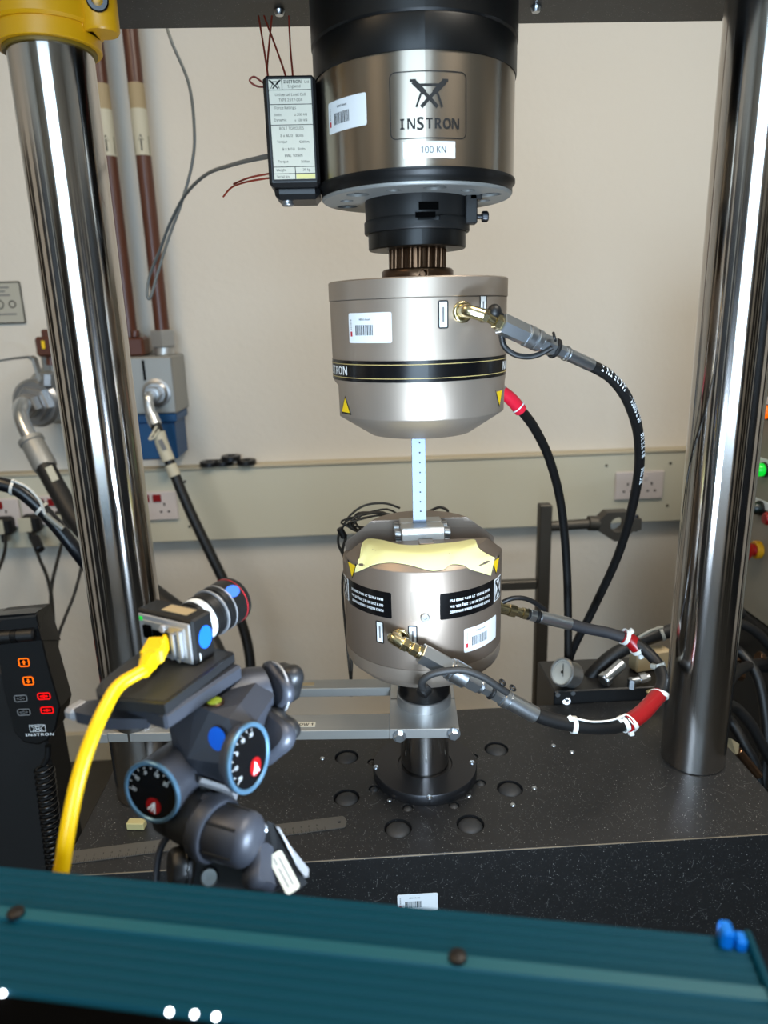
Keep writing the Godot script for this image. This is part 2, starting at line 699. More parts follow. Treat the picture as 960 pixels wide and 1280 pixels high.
func setting() -> void:
	struct("wall_back", [G.new().bx(Vector3(0.1, 0.5, -1.45), Vector3(5.2, 2.96, 0.1)), M.wall])
	struct("wall_left", [G.new().bx(Vector3(-2.45, 0.5, 0.9), Vector3(0.1, 2.96, 4.6)), M.wall])
	struct("wall_right", [G.new().bx(Vector3(2.65, 0.5, 0.9), Vector3(0.1, 2.96, 4.6)), M.wall])
	var k := 0
	for z in [-0.9, -0.3, 0.75, 2.6]:
		for sx in [-1.0, 1.0]:
			part("added_dark_panel", get_node("wall_left" if sx < 0 else "wall_right"), [G.new().bx(Vector3(0.1 + 2.47 * sx, 0.1, z), Vector3(0.06, 1.9, 0.36 + 0.06 * (k % 3)), 0.004), M.added_panel_grey if k % 2 else M.added_panel])  # unseen dark panels, added to give the chrome dark streaks
			k += 1
	struct("wall_front", [G.new().bx(Vector3(0.1, 0.5, 3.25), Vector3(5.2, 2.96, 0.1)), M.wall])
	struct("floor", [G.new().bx(Vector3(0.1, -0.93, 0.9), Vector3(5.2, 0.1, 4.8)), M.floor])
	struct("ceiling", [G.new().bx(Vector3(0.1, 1.95, 0.9), Vector3(5.2, 0.1, 4.8)), M.ceiling])
	for p in [Vector3(-1.0, 1.885, 0.3), Vector3(0.7, 1.885, 0.3)]:
		struct("trim_1" if p.x < 0 else "trim_2", [G.new().bx(p + Vector3(0, 0.008, 0), Vector3(0.56, 0.016, 1.16)), M.ceiling, G.new().bx(p, Vector3(0.5, 0.004, 1.1)), M.tube_glow])
	for x in [-2.15, 0.95, 1.75, 2.3]:
		part("added_dark_panel", get_node("wall_front"), [G.new().bx(Vector3(x, 0.1, 3.18), Vector3(0.4, 1.9, 0.05), 0.004), M.added_panel_grey])  # more unseen dark panels, added for the columns' reflections
	struct("added_panel_1", [G.new().bx(Vector3(-1.65, 0.15, 3.18), Vector3(0.6, 2.06, 0.05), 0.004), M.added_panel])  # this and the next two: plain dark slabs, added for chrome reflections
	struct("added_panel_2", [G.new().bx(Vector3(-2.38, 0.15, 1.7), Vector3(0.05, 2.06, 0.95), 0.004), M.added_panel])
	struct("added_panel_3", [G.new().bx(Vector3(2.57, 0.15, 1.5), Vector3(0.05, 2.06, 1.2), 0.004), M.added_panel_grey])
	var w := struct("added_window_1", [G.new().bx(Vector3(-0.3, 0.75, 3.17), Vector3(1.7, 1.7, 0.05), 0.004), M.ceiling])  # unseen window, added as the source of the cool fill
	part("fill_pane", w, [G.new().bx(Vector3(-0.3, 0.75, 3.142), Vector3(1.6, 1.6, 0.006)), M.fill_glow])
	# the cable trunking along the wall: a face, a ledge on top of it and its lower return
	var t := struct("trim_3", [G.new().bx(Vector3(0.1, -0.034, -1.38), Vector3(5.0, 0.214, 0.04), 0.002), M.trunking])
	part("lip", t, [G.new().bx(Vector3(0.1, 0.077, -1.378), Vector3(5.0, 0.009, 0.046), 0.002), M.trunking_lip])
	for x in [0.4253, 0.6831, 0.8763, 0.8769, -0.5529]:
		pass
	for p in [Vector3(0.6831, 0.0389, -1.36), Vector3(0.8763, 0.0387, -1.36), Vector3(0.8769, -0.092, -1.36), Vector3(-0.5552, 0.0395, -1.36), Vector3(-0.555, -0.0959, -1.36)]:
		part("screw", t, [G.new().cyl(p, p + Vector3(0, 0, 0.002), 0.004, 10), M.tube_steel])
	struct("baseboard_back", [G.new().bx(Vector3(0.1, -0.83, -1.39), Vector3(5.0, 0.1, 0.018), 0.002), M.trunking_lip])


func frame() -> void:
	var t := thing("testing_machine", "black two-column load frame with chromed columns and a scratched black table", "testing machine", Vector3(0, -0.88, 0))
	var cutters := []
	var big := []
	var small := []
	for k in 8:
		var a := TAU * (k + 0.5) / 8.0
		big.append(Vector3(sin(a) * 0.0935, 0, cos(a) * 0.0935))
		small.append(Vector3(sin(a) * 0.062, 0, cos(a) * 0.062))
	for p in big:
		cutters.append(G.new().cyl(p - Vector3(0, 0.012, 0), p + Vector3(0, 0.01, 0), 0.0138, 24))
	for p in small:
		cutters.append(G.new().cyl(p - Vector3(0, 0.008, 0), p + Vector3(0, 0.01, 0), 0.0058, 16))
	var table := cut("table", t, G.new().bx(Vector3(0, -0.1, -0.0005), Vector3(0.70, 0.2, 0.249), 0.0012), cutters, M.table_black)
	for p in big:
		part("hole_plug", table, [G.new().lathe([Vector2(0, 0.0022), Vector2(0.004, 0.0019), Vector2(0.008, 0.0008), Vector2(0.0112, -0.0012), Vector2(0.0128, -0.004), Vector2(0.0128, -0.0115), Vector2(0, -0.0115)], Transform3D(Basis(), p), 24), M.rubber_worn])
	for p in small:
		part("hole_plug", table, [G.new().lathe([Vector2(0, 0.001), Vector2(0.003, 0.0003), Vector2(0.0049, -0.0016), Vector2(0.0052, -0.0075), Vector2(0, -0.0075)], Transform3D(Basis(), p), 16), M.rubber_worn])
	for p in [Vector3(-0.0416, 0.001, 0.0434), Vector3(0.0412, 0.001, 0.0441), Vector3(0.1706, 0.001, -0.0222), Vector3(0.1534, 0.001, -0.0364), Vector3(0.0836, 0.001, 0.0617), Vector3(0.1121, 0.001, 0.0372), Vector3(-0.1141, 0.001, -0.0358)]:
		part("screw", table, [G.new().lathe([Vector2(0, 0.0012), Vector2(0.0022, 0.0008), Vector2(0.0028, 0), Vector2(0.0028, -0.001), Vector2(0, -0.001)], Transform3D(Basis(), Vector3(p.x, 0, p.z)), 12), M.zinc])
	part("worn_edge", table, [G.new().bx(Vector3(0, -0.0005, 0.1236), Vector3(0.698, 0.0011, 0.0011), 0.0003), M.worn_edge], "bare metal worn along the table's front edge")
	part("pedestal", t, [G.new().bx(Vector3(0, -0.535, -0.005), Vector3(0.64, 0.69, 0.2), 0.004), M.black_matt])
	sticker(t, on_plane(facing(Vector3(-0.0208, -0.0499, 0.1241), Vector3(0, 0, 1))), Vector2(0, -0.004), Vector2(0.0385, 0.0205))
	for s in [-1, 1]:
		part("column", t, [G.new().lathe([Vector2(0, 0), Vector2(0.0325, 0), Vector2(0.0335, 0.001), Vector2(0.0335, 0.752), Vector2(0, 0.752)], Transform3D(Basis(), Vector3(0.3 * s, 0, 0)), 96), M.chrome])
	var head := part("crosshead", t, [G.new().bx(Vector3(0, 0.842, 0), Vector3(0.74, 0.18, 0.2), 0.003), M.table_black])
	for p in [Vector3(-0.1149, 0.752, -0.0596), Vector3(0.1174, 0.752, -0.0596)]:
		part("bolt", head, [G.new().lathe([Vector2(0, -0.004), Vector2(0.0035, -0.004), Vector2(0.005, -0.001), Vector2(0.005, 0.001), Vector2(0, 0.001)], Transform3D(Basis(), p), 16), M.zinc])
	# the clamp round one column, under the crosshead
	var cx := -0.3
	var o := Transform3D(Basis(), Vector3(cx, 0, 0))
	var yc := part("column_clamp", t, [
		G.new().lathe([Vector2(0.0345, 0.703), Vector2(0.040, 0.703), Vector2(0.0405, 0.7035), Vector2(0.0405, 0.716), Vector2(0.0345, 0.716)], o, 64, true).lathe([Vector2(0.0345, 0.716), Vector2(0.0425, 0.716), Vector2(0.0445, 0.718), Vector2(0.0445, 0.752), Vector2(0.0345, 0.752)], o, 64, true), M.paint_yellow,
		G.new().lathe([Vector2(0.0337, 0.7005), Vector2(0.0362, 0.7005), Vector2(0.0362, 0.712), Vector2(0.0337, 0.712)], o, 48, true), M.paint_olive], "yellow painted split clamp")
	for s in [-1, 1]:
		var c := Vector3(cx + 0.0465 * s, 0.725, 0.012)
		part("clamp_lug", yc, [G.new().lathe([Vector2(0, -0.014), Vector2(0.013, -0.014), Vector2(0.0145, -0.012), Vector2(0.0145, 0.026), Vector2(0, 0.026)], Transform3D(Basis(), c), 24).bx(c + Vector3(-0.012 * s, 0.006, -0.004), Vector3(0.02, 0.04, 0.026), 0.003), M.paint_yellow])
		var q := c + Vector3(0.003 * s, 0.005, 0.0115)
		part("clamp_bolt", yc, [G.new().rod(q, q + Vector3(0.25 * s, -0.15, 1.0).normalized() * 0.006, [Vector2(0, 0), Vector2(0.0085, 0), Vector2(0.0085, 0.005), Vector2(0.0075, 0.006), Vector2(0.0045, 0.006), Vector2(0.0045, 0.002), Vector2(0, 0.002)], 20), M.black_gloss])


# a white asset label: the words, a bar code and a red mark in its margin
func sticker(parent: Node3D, lay: Callable, c: Vector2, size: Vector2, turned := false) -> void:
	var k := size.x / 0.04
	var s := -1.0 if turned else 1.0
	var black := G.new()
	black.text(lay, "FENG Asset", c + Vector2(-0.003, 0.0062) * k * s, 0.0014 * k, turned, true)
	var rng := RandomNumberGenerator.new()
	rng.seed = 4
	var x := -0.0125
	while x < 0.004:
		var w := rng.randf_range(0.0003, 0.0009)
		black.decal(lay, [c + Vector2(x, -0.0055) * k * s, c + Vector2(x + w, -0.0055) * k * s, c + Vector2(x + w, 0.0022) * k * s, c + Vector2(x, 0.0022) * k * s])
		x += w + rng.randf_range(0.0003, 0.0007)
	var red := G.new()
	red.decal(lay, [c + Vector2(-0.0182, -0.0062) * k * s, c + Vector2(-0.0162, -0.0062) * k * s, c + Vector2(-0.0162, -0.0025) * k * s, c + Vector2(-0.0182, -0.0025) * k * s])
	var grey := G.new()
	for i in 6:
		grey.stroke(lay, c + Vector2(-0.0178, -0.001 + i * 0.0014) * k * s, c + Vector2(-0.0166, -0.001 + i * 0.0014) * k * s, 0.0007 * k)
	part("asset_label", parent, [G.new().sheet(lay, c, size, 0.0015), M.label_white, black, M.print_black, red, M.print_red, grey, M.print_grey], "white asset sticker with a bar code")


# two crossed legs under a bar, the maker's mark; size is its width
func emblem(g: G, lay: Callable, c: Vector2, w: float, h: float) -> G:
	var p := func(x: float, y: float) -> Vector2: return c + Vector2(x * w, y * h)
	for s in [-1.0, 1.0]:
		g.stroke(lay, p.call(-0.42 * s, 0.40), p.call(0.24 * s, -0.5), 0.10 * w)
		g.stroke(lay, p.call(-0.46 * s, 0.44), p.call(-0.14 * s, 0.02), 0.15 * w)
		g.stroke(lay, p.call(-0.24 * s, 0.0), p.call(-0.38 * s, -0.5), 0.06 * w)
		g.stroke(lay, p.call(-0.56 * s, 0.47), p.call(-0.38 * s, 0.47), 0.10 * h)
	g.stroke(lay, p.call(-0.38, 0.30), p.call(0.38, 0.30), 0.07 * w)
	return g


func force_cell() -> void:
	var t := thing("load_cell", "large brushed steel load cell with black rims hanging under the crosshead", "load cell", Vector3(0, 0.5419, 0))
	var r := 0.0842
	part("mount", t, [G.new().lathe([Vector2(0, 0.674), Vector2(0.0850, 0.674), Vector2(0.0855, 0.676), Vector2(0.0855, 0.6975), Vector2(0.0848, 0.699), Vector2(0.0862, 0.7005), Vector2(0.0862, 0.7515), Vector2(0, 0.7515)], Transform3D(), 96), M.black_anodised], "black upper rim")
	part("body", t, [G.new().lathe([Vector2(0, 0.5955), Vector2(r, 0.5955), Vector2(r, 0.674), Vector2(0, 0.674)], Transform3D(), 128), M.brushed])
	var cutters := []
	var holes := []
	for k in 12:
		var a := TAU * (k + 0.25) / 12.0
		var p := Vector3(sin(a) * 0.066, 0.5829, cos(a) * 0.066)
		if k % 2:
			p = Vector3(sin(a) * 0.062, 0.5829, cos(a) * 0.062)
		holes.append(p)
		cutters.append(G.new().cyl(p - Vector3(0, 0.01, 0), p + Vector3(0, 0.0085, 0), 0.0095 if k % 2 == 0 else 0.006, 20))
	cut("bolt_face", t, G.new().lathe([Vector2(0, 0.5829), Vector2(0.0815, 0.5829), Vector2(0.0832, 0.5843), Vector2(0.0832, 0.5853), Vector2(0, 0.5853)], Transform3D(), 96), cutters, M.aluminium_dull)
	cutters = cutters.duplicate()
	for k in cutters.size():
		cutters[k] = G.new().cyl(holes[k] + Vector3(0, 0.001, 0), holes[k] + Vector3(0, 0.0095, 0), 0.0095 if k % 2 == 0 else 0.006, 20)
	var fl := G.new().lathe([Vector2(0, 0.5854), Vector2(0.0835, 0.5854), Vector2(0.0835, 0.5905), Vector2(0.0858, 0.5925), Vector2(0.0858, 0.5953), Vector2(0, 0.5953)], Transform3D(), 96)
	cut("flange", t, fl, cutters, M.black_anodised, M.hole)
	part("neck", t, [G.new().lathe([Vector2(0, 0.566), Vector2(0.0455, 0.566), Vector2(0.0455, 0.5829), Vector2(0, 0.5829)], Transform3D(), 64), M.grey_oxide])
	var slot := G.new().bx(Vector3(0.006, 0.5665, 0.046), Vector3(0.019, 0.010, 0.016)).bx(Vector3(0.011, 0.5700, 0.046), Vector3(0.015, 0.009, 0.016))
	cut("clamp_ring", t, G.new().lathe([Vector2(0, 0.5556), Vector2(0.0462, 0.5556), Vector2(0.0468, 0.5565), Vector2(0.0468, 0.5650), Vector2(0.0462, 0.566), Vector2(0, 0.566)], Transform3D(), 64), [slot], M.grey_oxide)
	part("spacer", t, [G.new().lathe([Vector2(0, 0.5419), Vector2(0.0425, 0.5419), Vector2(0.0435, 0.543), Vector2(0.0435, 0.5556), Vector2(0, 0.5556)], Transform3D(), 64), M.black_anodised])
	var notch := G.new()
	notch.sheet(on_cylinder(0.0456), Vector2(0.0060, 0.5726), Vector2(0.017, 0.006), 0.0, 0.0, 0.0006)
	notch.sheet(on_cylinder(0.0472), Vector2(0.0030, 0.5656), Vector2(0.017, 0.0042), 0.0, -0.001, 0.0003)
	part("spanner_slot", t, [notch, M.hole])
	# the lug with its clamp screw
	var p := Vector3(0.0448, 0.5721, 0.02)
	var lug := part("clamp_lug", t, [G.new().bx(p, Vector3(0.0105, 0.024, 0.012), 0.001).bx(p + Vector3(0.004, 0.010, 0), Vector3(0.011, 0.006, 0.012), 0.001).cyl(p + Vector3(-0.014, -0.007, 0), p + Vector3(-0.004, -0.007, 0), 0.0025, 12), M.grey_oxide])
	part("clamp_screw", lug, [G.new().rod(p + Vector3(0.004, -0.006, 0), p + Vector3(0.018, -0.006, 0), [Vector2(0, 0), Vector2(0.002, 0), Vector2(0.002, 0.006), Vector2(0.0042, 0.006), Vector2(0.0046, 0.007), Vector2(0.0046, 0.0105), Vector2(0.0036, 0.0115), Vector2(0, 0.0115)], 16), M.dark_steel])
	# badge, capacity label and asset sticker round the body
	var lay := on_cylinder(r)
	var c := Vector2(0.0027, 0.6374)
	var badge := G.new().frame_line(lay, c, Vector2(0.0590, 0.0450), 0.0007, 0.004, 0.0002)
	emblem(badge, lay, c + Vector2(0.0002, 0.0078), 0.026, 0.0185)
	var letters := "INSTRON"
	for i in 7:
		badge.text(lay, letters[i], c + Vector2(-0.0205 + 0.00685 * i, -0.0125), 0.0072 if i != 2 else 0.0088, false, true, 0.0002)
	part("maker_badge", t, [badge, M.print_black], "black printed badge in a thin rounded frame")
	c = Vector2(0.0027, 0.6068)
	part("capacity_label", t, [G.new().sheet(lay, c, Vector2(0.0405, 0.0118)), M.label_white, G.new().text(lay, "100 KN", c + Vector2(0.003, 0), 0.0046), M.print_black])
	sticker(t, lay, Vector2(-0.0676, 0.6388), Vector2(0.0425, 0.0225))
	terminal_box(t)


func terminal_box(t: Node3D) -> void:
	var c := Vector3(-0.1045, 0.634, 0.0)
	var b := part("terminal_box", t, [G.new().bx(c, Vector3(0.0425, 0.083, 0.056), 0.0028).bx(c + Vector3(0.001, -0.044, -0.004), Vector3(0.0385, 0.012, 0.044), 0.004), M.black_satin], "black box with a printed rating plate")
	var lay := on_plane(Transform3D(Basis(), c + Vector3(0, 0, 0.0281)))
	var black := G.new()
	var pale := G.new().sheet(lay, Vector2(0.0005, 0.001), Vector2(0.0350, 0.0752), 0.0, -0.0002, 0.0002, 2)
	var top := 0.0386
	var H := 0.0752
	var x0 := -0.017
	var x1 := 0.018
	for f in [0.11, 0.25, 0.45, 0.868, 0.937]:
		black.stroke(lay, Vector2(x0, top - f * H), Vector2(x1, top - f * H), 0.0005)
	black.frame_line(lay, Vector2(0.0005, 0.001), Vector2(0.0355, 0.0756), 0.0014)
	black.stroke(lay, Vector2(-0.0058, top), Vector2(-0.0058, top - 0.11 * H), 0.0006)
	black.stroke(lay, Vector2(0.0012, top - 0.868 * H), Vector2(0.0012, top - H), 0.0006)
	emblem(black, lay, Vector2(-0.0114, top - 0.055 * H), 0.009, 0.0062)
	black.text(lay, "INSTRON", Vector2(0.0028, top - 0.032 * H), 0.0024, false, true)
	black.text(lay, "Ltd", Vector2(0.0142, top - 0.034 * H), 0.0019)
	var rows := [["England", 0.004, 0.079], ["Universal Load Cell", 0.0005, 0.155], ["TYPE 2517-004", 0.0005, 0.207], ["Force Ratings", -0.004, 0.287], ["BOLT TORQUES", 0.0, 0.487], ["8 x M20   Bolts", 0.0, 0.555], ["8 x M10   Bolts", 0.001, 0.69], ["BWL 100kN", 0.0005, 0.755]]
	for w in rows:
		black.text(lay, w[0], Vector2(w[1], top - w[2] * H), 0.0021)
	for w in [["Static", -0.0135, 0.35], ["± 200 kN", 0.003, 0.35], ["Dynamic", -0.0135, 0.405], ["± 100 kN", 0.003, 0.405], ["Torque", -0.0125, 0.62], ["420Nm", 0.0055, 0.62], ["Torque", -0.0125, 0.818], ["50Nm", 0.0065, 0.818], ["Weight", -0.0145, 0.903], ["39 kg", 0.0075, 0.903], ["Serial No.", -0.0145, 0.967]]:
		black.text(lay, w[0], Vector2(w[1], top - w[2] * H), 0.0019, false, false, 0.0003, 0.0, true)
	part("rating_plate", b, [pale, M.label_cream, black, M.print_black, G.new().sheet(lay, Vector2(0.0096, top - 0.967 * H), Vector2(0.0155, 0.0036), 0.0, 0.0001, 0.0004, 2), M.label_yellow], "cream rating plate with black print")
	var q := c + Vector3(-0.008, -0.05, 0.008)
	part("cable_gland", b, [G.new().cyl(q + Vector3(0, 0.006, 0), q + Vector3(0, -0.004, 0), 0.0048, 12).torus(q + Vector3(0, -0.003, 0), Vector3.UP, 0.0042, 0.0012, 16), M.steel])


func label_strip(t: Node3D, lay: Callable, c: Vector2) -> void:
	var g := G.new().frame_line(lay, c, Vector2(0.0076, 0.0212), 0.0012, 0.0008)
	part("port_label", t, [G.new().sheet(lay, c, Vector2(0.0076, 0.0212), 0.001, 0.0, 0.0002, 4), M.label_white, g, M.print_black, G.new().stroke(lay, c + Vector2(0, -0.006), c + Vector2(0, 0.006), 0.0018), M.print_grey])


func warning(t: Node3D, lay: Callable, c: Vector2, h: float, flip: float) -> void:
	var w := h * 0.56
	part("warning_sign", t, [
		G.new().decal(lay, [c + Vector2(-w, -h / 2 * flip), c + Vector2(w, -h / 2 * flip), c + Vector2(0, h / 2 * flip)], 0.0002), M.print_black,
		G.new().decal(lay, [c + Vector2(-w * 0.78, -h * 0.40 * flip), c + Vector2(w * 0.78, -h * 0.40 * flip), c + Vector2(0, h * 0.38 * flip)], 0.0004), M.warning_yellow], "yellow and black warning triangle")


func upper_grip() -> void:
	var s := thing("grip_stud", "ribbed brown metal stud joining the load cell to the upper grip", "coupling", Vector3(0, 0.5157, 0))
	var ribs := G.new().cyl(Vector3(0, 0.5255, 0), Vector3(0, 0.5419, 0), 0.0235, 40)
	for k in 18:
		var a := TAU * k / 18.0
		var q := Vector3(sin(a) * 0.0232, 0.5255, cos(a) * 0.0232)
		ribs.cyl(q, q + Vector3(0, 0.0164, 0), 0.0027, 10)
	part("shank", s, [ribs, M.bronze])
	cut("collar", s, G.new().lathe([Vector2(0, 0.5157), Vector2(0.032, 0.5157), Vector2(0.0325, 0.5165), Vector2(0.0325, 0.5235), Vector2(0.0305, 0.5255), Vector2(0, 0.5255)], Transform3D(), 64), [G.new().cyl(Vector3(0.002, 0.5203, 0.02), Vector3(0.002, 0.5203, 0.05), 0.003, 16)], M.bronze)
	var t := thing("hydraulic_grip", "upper satin nickel hydraulic grip with a black band and a tapered lower end", "grip", Vector3(0, 0.3788, 0), "hydraulic grips")
	var body := G.new().lathe([Vector2(0, 0.3788), Vector2(0.049, 0.3788), Vector2(0.0788, 0.3985), Vector2(0.0795, 0.400), Vector2(0.0803, 0.4305), Vector2(0.0805, 0.499), Vector2(0, 0.499)], Transform3D(), 128)
	var cutters := []
	for sx in [-1, 1]:
		cutters.append(G.new().bx(Vector3(0.0955 * sx, 0.400, 0), Vector3(0.04, 0.0605, 0.06), 0.004))
	cutters.append(G.new().bx(Vector3(0, 0.384, 0), Vector3(0.2, 0.03, 0.038)))
	cut("body", t, body, cutters, M.satin)
	part("cap", t, [G.new().lathe([Vector2(0, 0.4994), Vector2(0.0807, 0.4994), Vector2(0.0812, 0.5), Vector2(0.0812, 0.5147), Vector2(0.0802, 0.5157), Vector2(0, 0.5157)], Transform3D(), 128), M.satin])
	for z in [-1, 1]:
		part("jaw", t, [G.new().bx(Vector3(0, 0.3815, 0.0095 * z), Vector3(0.042, 0.012, 0.0165), 0.001), M.dark_steel])
	var r := 0.0805
	var lay := on_cylinder(r)
	var band := G.new().lathe([Vector2(0.0800, 0.4315), Vector2(0.0808, 0.4315), Vector2(0.0808, 0.4492), Vector2(0.0800, 0.4492)], Transform3D(), 128, true)
	var gold := G.new()
	for y in [0.4346, 0.4461]:
		gold.lathe([Vector2(0.0804, y - 0.0003), Vector2(0.0810, y - 0.0003), Vector2(0.0810, y + 0.0003), Vector2(0.0804, y + 0.0003)], Transform3D(), 96, true)
	var bt := G.new().text(on_cylinder(0.0808), "INSTRON", Vector2(-0.1030, 0.4403), 0.0072, false, true, 0.0003, 0.048)
	bt.text(on_cylinder(0.0808), "INSTRON", Vector2(0.1105, 0.4403), 0.0072, true, true, 0.0003, 0.048)
	part("band", t, [band, M.black_gloss, gold, M.print_gold, bt, M.print_white], "black band with fine gold lines and white letters")
	sticker(t, lay, Vector2(-0.0517, 0.4764), Vector2(0.0440, 0.0245))
	label_strip(t, lay, Vector2(0.0130, 0.4855))
	label_strip(t, lay, Vector2(0.0520, 0.4891))
	warning(t, on_cylinder(0.0799), Vector2(-0.0849, 0.4102), 0.0165, 1.0)
	warning(t, on_cylinder(0.0799), Vector2(0.0805, 0.4117), 0.0165, -1.0)


func lower_grip() -> void:
	var t := thing("hydraulic_grip", "lower satin nickel hydraulic grip with black text labels and a slotted tapered top", "grip", Vector3(0, 0.139, 0), "hydraulic grips")
	var body := G.new().lathe([Vector2(0, 0.1662), Vector2(0.0795, 0.1662), Vector2(0.0795, 0.2620), Vector2(0.0788, 0.2632), Vector2(0.053, 0.2845), Vector2(0, 0.2845)], Transform3D(), 128)
	cut("body", t, body, [G.new().bx(Vector3(0, 0.276, 0), Vector3(0.2, 0.044, 0.040)), G.new().bx(Vector3(0, 0.2945, 0.0895), Vector3(0.2, 0.04, 0.22))], M.satin_dark)
	part("base_ring", t, [G.new().lathe([Vector2(0, 0.139), Vector2(0.060, 0.139), Vector2(0.068, 0.1415), Vector2(0.0775, 0.1505), Vector2(0.0792, 0.1545), Vector2(0.0797, 0.1658), Vector2(0, 0.1658)], Transform3D(), 128), M.satin])
	for z in [-1, 1]:
		var j := part("jaw", t, [G.new().bx(Vector3(0, 0.272, 0.0105 * z), Vector3(0.0425, 0.0295, 0.0185), 0.0012), M.aluminium])
		for s in [-1, 1]:
			part("jaw_bolt", j, [G.new().cyl(Vector3(0.021 * s, 0.279, 0.0105 * z), Vector3(0.0275 * s, 0.279, 0.0105 * z), 0.0052, 16, 0.0008).cyl(Vector3(0.021 * s, 0.270, 0.0105 * z), Vector3(0.0265 * s, 0.270, 0.0105 * z), 0.004, 12), M.steel])
		part("jaw_mark", j, [G.new().cyl(Vector3(0, 0.2800, 0.0197 * z), Vector3(0, 0.2800, 0.0202 * z), 0.0032, 16), M.steel])
	part("stop_block", t, [G.new().bx(Vector3(0.0015, 0.2755, 0.0300), Vector3(0.014, 0.0022, 0.014), 0.0005), M.satin_dark])
	var r := 0.0795
	var lay := on_cylinder(r)
	# the two black text labels and the bright patch with a screw between them
	for e in [[-1, Vector2(-0.0965, 0.2104), Vector2(-0.0366, 0.2117)], [1, Vector2(0.0083, 0.2131), Vector2(0.0744, 0.2184)]]:
		var a: Vector2 = e[1]
		var b: Vector2 = e[2]
		var c := Vector2((a.x + b.x) / 2, 0.2290)
		var w := b.x - a.x
		var g := G.new()
		var lines := ["FORCE RATING ±100kN DYNAMIC", "CAT # 2742-301 W.T. 20kg SER. No.", "MAX PRESS. 21 MPa 3000 PSI"]
		for i in 3:
			g.text(lay, lines[i], c + Vector2(0.004 * -e[0] * -1.0 * 0.0, -0.0062 + 0.0056 * i), 0.0024, true, true, 0.0004, w * 0.72)
		var m := c + Vector2((w / 2 + 0.010) * e[0], 0)
		var mark := G.new().sheet(lay, m, Vector2(0.0195, 0.0225), 0.001, 0.0, 0.0003, 4)
		var q := G.new()
		for sx in [-1.0, 1.0]:
			q.stroke(lay, m + Vector2(-0.006 * sx, -0.008), m + Vector2(0.006 * sx, 0.008), 0.0028, 0.0005)
		q.frame_line(lay, m, Vector2(0.0155, 0.0190), 0.0012, 0.0, 0.0005)
		part("text_label", t, [G.new().sheet(lay, c, Vector2(w, 0.0255), 0.0015, 0.0, 0.0002, 16), M.black_gloss, g, M.print_white, mark, M.print_white, q, M.print_black], "black label with upside-down white text")
	var pc := Vector2(-0.0056, 0.2202)
	var patch := part("cover_plate", t, [G.new().sheet(lay, Vector2(pc.x - 0.001, 0.2300), Vector2(0.0235, 0.0285), 0.0015, 0.0, 0.0004, 6), M.satin])
	var sp := Vector3(sin(pc.x / r) * r, pc.y, cos(pc.x / r) * r)
	part("cap_screw", patch, [G.new().rod(sp, sp + Vector3(0, 0, 0.003), [Vector2(0, 0), Vector2(0.0042, 0), Vector2(0.0042, 0.0022), Vector2(0.0036, 0.003), Vector2(0.0018, 0.003), Vector2(0.0018, 0.001), Vector2(0, 0.001)], 16), M.steel])
	label_strip(t, lay, Vector2(-0.0497, 0.2003))
	label_strip(t, lay, Vector2(-0.0170, 0.2001))
	sticker(t, lay, Vector2(0.0563, 0.1909), Vector2(0.0480, 0.0240))
	warning(t, on_cylinder(0.0796), Vector2(-0.0865, 0.2527), 0.0170, -1.0)
	warning(t, on_cylinder(0.0796), Vector2(0.0789, 0.2528), 0.0170, -1.0)
	# cream tape torn across the sloping top
	var up := [Vector3(-0.0609, 0.2669, 0.0443), Vector3(-0.0614, 0.2709, 0.0349), Vector3(-0.0545, 0.2757, 0.0131), Vector3(-0.0407, 0.2756, 0.0199), Vector3(-0.0254, 0.2756, 0.0347), Vector3(-0.0083, 0.2756, 0.0395), Vector3(0.0092, 0.2756, 0.0394), Vector3(0.0289, 0.2757, 0.0348), Vector3(0.0474, 0.2756, 0.0298), Vector3(0.0488, 0.2727, 0.0481), Vector3(0.0631, 0.2636, 0.0487)]
	var lo := [Vector3(-0.0674, 0.2535, 0.044), Vector3(-0.0629, 0.2572, 0.0502), Vector3(-0.0547, 0.2635, 0.058), Vector3(-0.0444, 0.2666, 0.0613), Vector3(-0.0364, 0.2684, 0.064), Vector3(-0.0202, 0.2676, 0.0716), Vector3(-0.0007, 0.2643, 0.0787), Vector3(0.0117, 0.2639, 0.078), Vector3(0.0211, 0.2668, 0.0726), Vector3(0.0423, 0.259, 0.0686), Vector3(0.0591, 0.2484, 0.0548)]
	up = G.spline(up, 4)
	lo = G.spline(lo, 4)
	var g := G.new()
	var rows := []
	for i in up.size():
		var row := []
		for k in 5:
			var p: Vector3 = up[i].lerp(lo[i], k / 4.0)
			var rad := Vector2(p.x, p.z).length()
			var top := minf(0.2745, lerpf(0.2845, 0.2632, clampf((rad - 0.053) / 0.0258, 0.0, 1.0)))
			if rad >= 0.0783 and p.y < 0.2637:
				var push := 0.0810 / rad
				p = Vector3(p.x * push, p.y, p.z * push)
			else:
				p.y = maxf(p.y, top + 0.0019 + 0.0003 * sin(i * 0.6 + k * 2.1))
			row.append(p)
		rows.append(row)
	for i in rows.size() - 1:
		for k in 4:
			var q := [rows[i][k], rows[i + 1][k], rows[i + 1][k + 1], rows[i][k + 1]]
			g.face(q, q[0] - Vector3(0, 0.05, 0.05), 3)
			var d := Vector3(0, -0.0005, -0.0002)
			g.face([q[0] + d, q[1] + d, q[2] + d, q[3] + d], q[0] + Vector3(0, 0.05, 0.05), 4)
			if k == 0:
				g.face([q[0], q[1], q[1] + d, q[0] + d], q[3])
			if k == 3:
				g.face([q[3], q[2], q[2] + d, q[3] + d], q[0])
	var tape := thing("masking_tape", "torn cream masking tape across the sloping top of the lower grip", "tape", Vector3(0, 0.263, 0.05))
	part("strip", tape, [g, M.tape_cream])


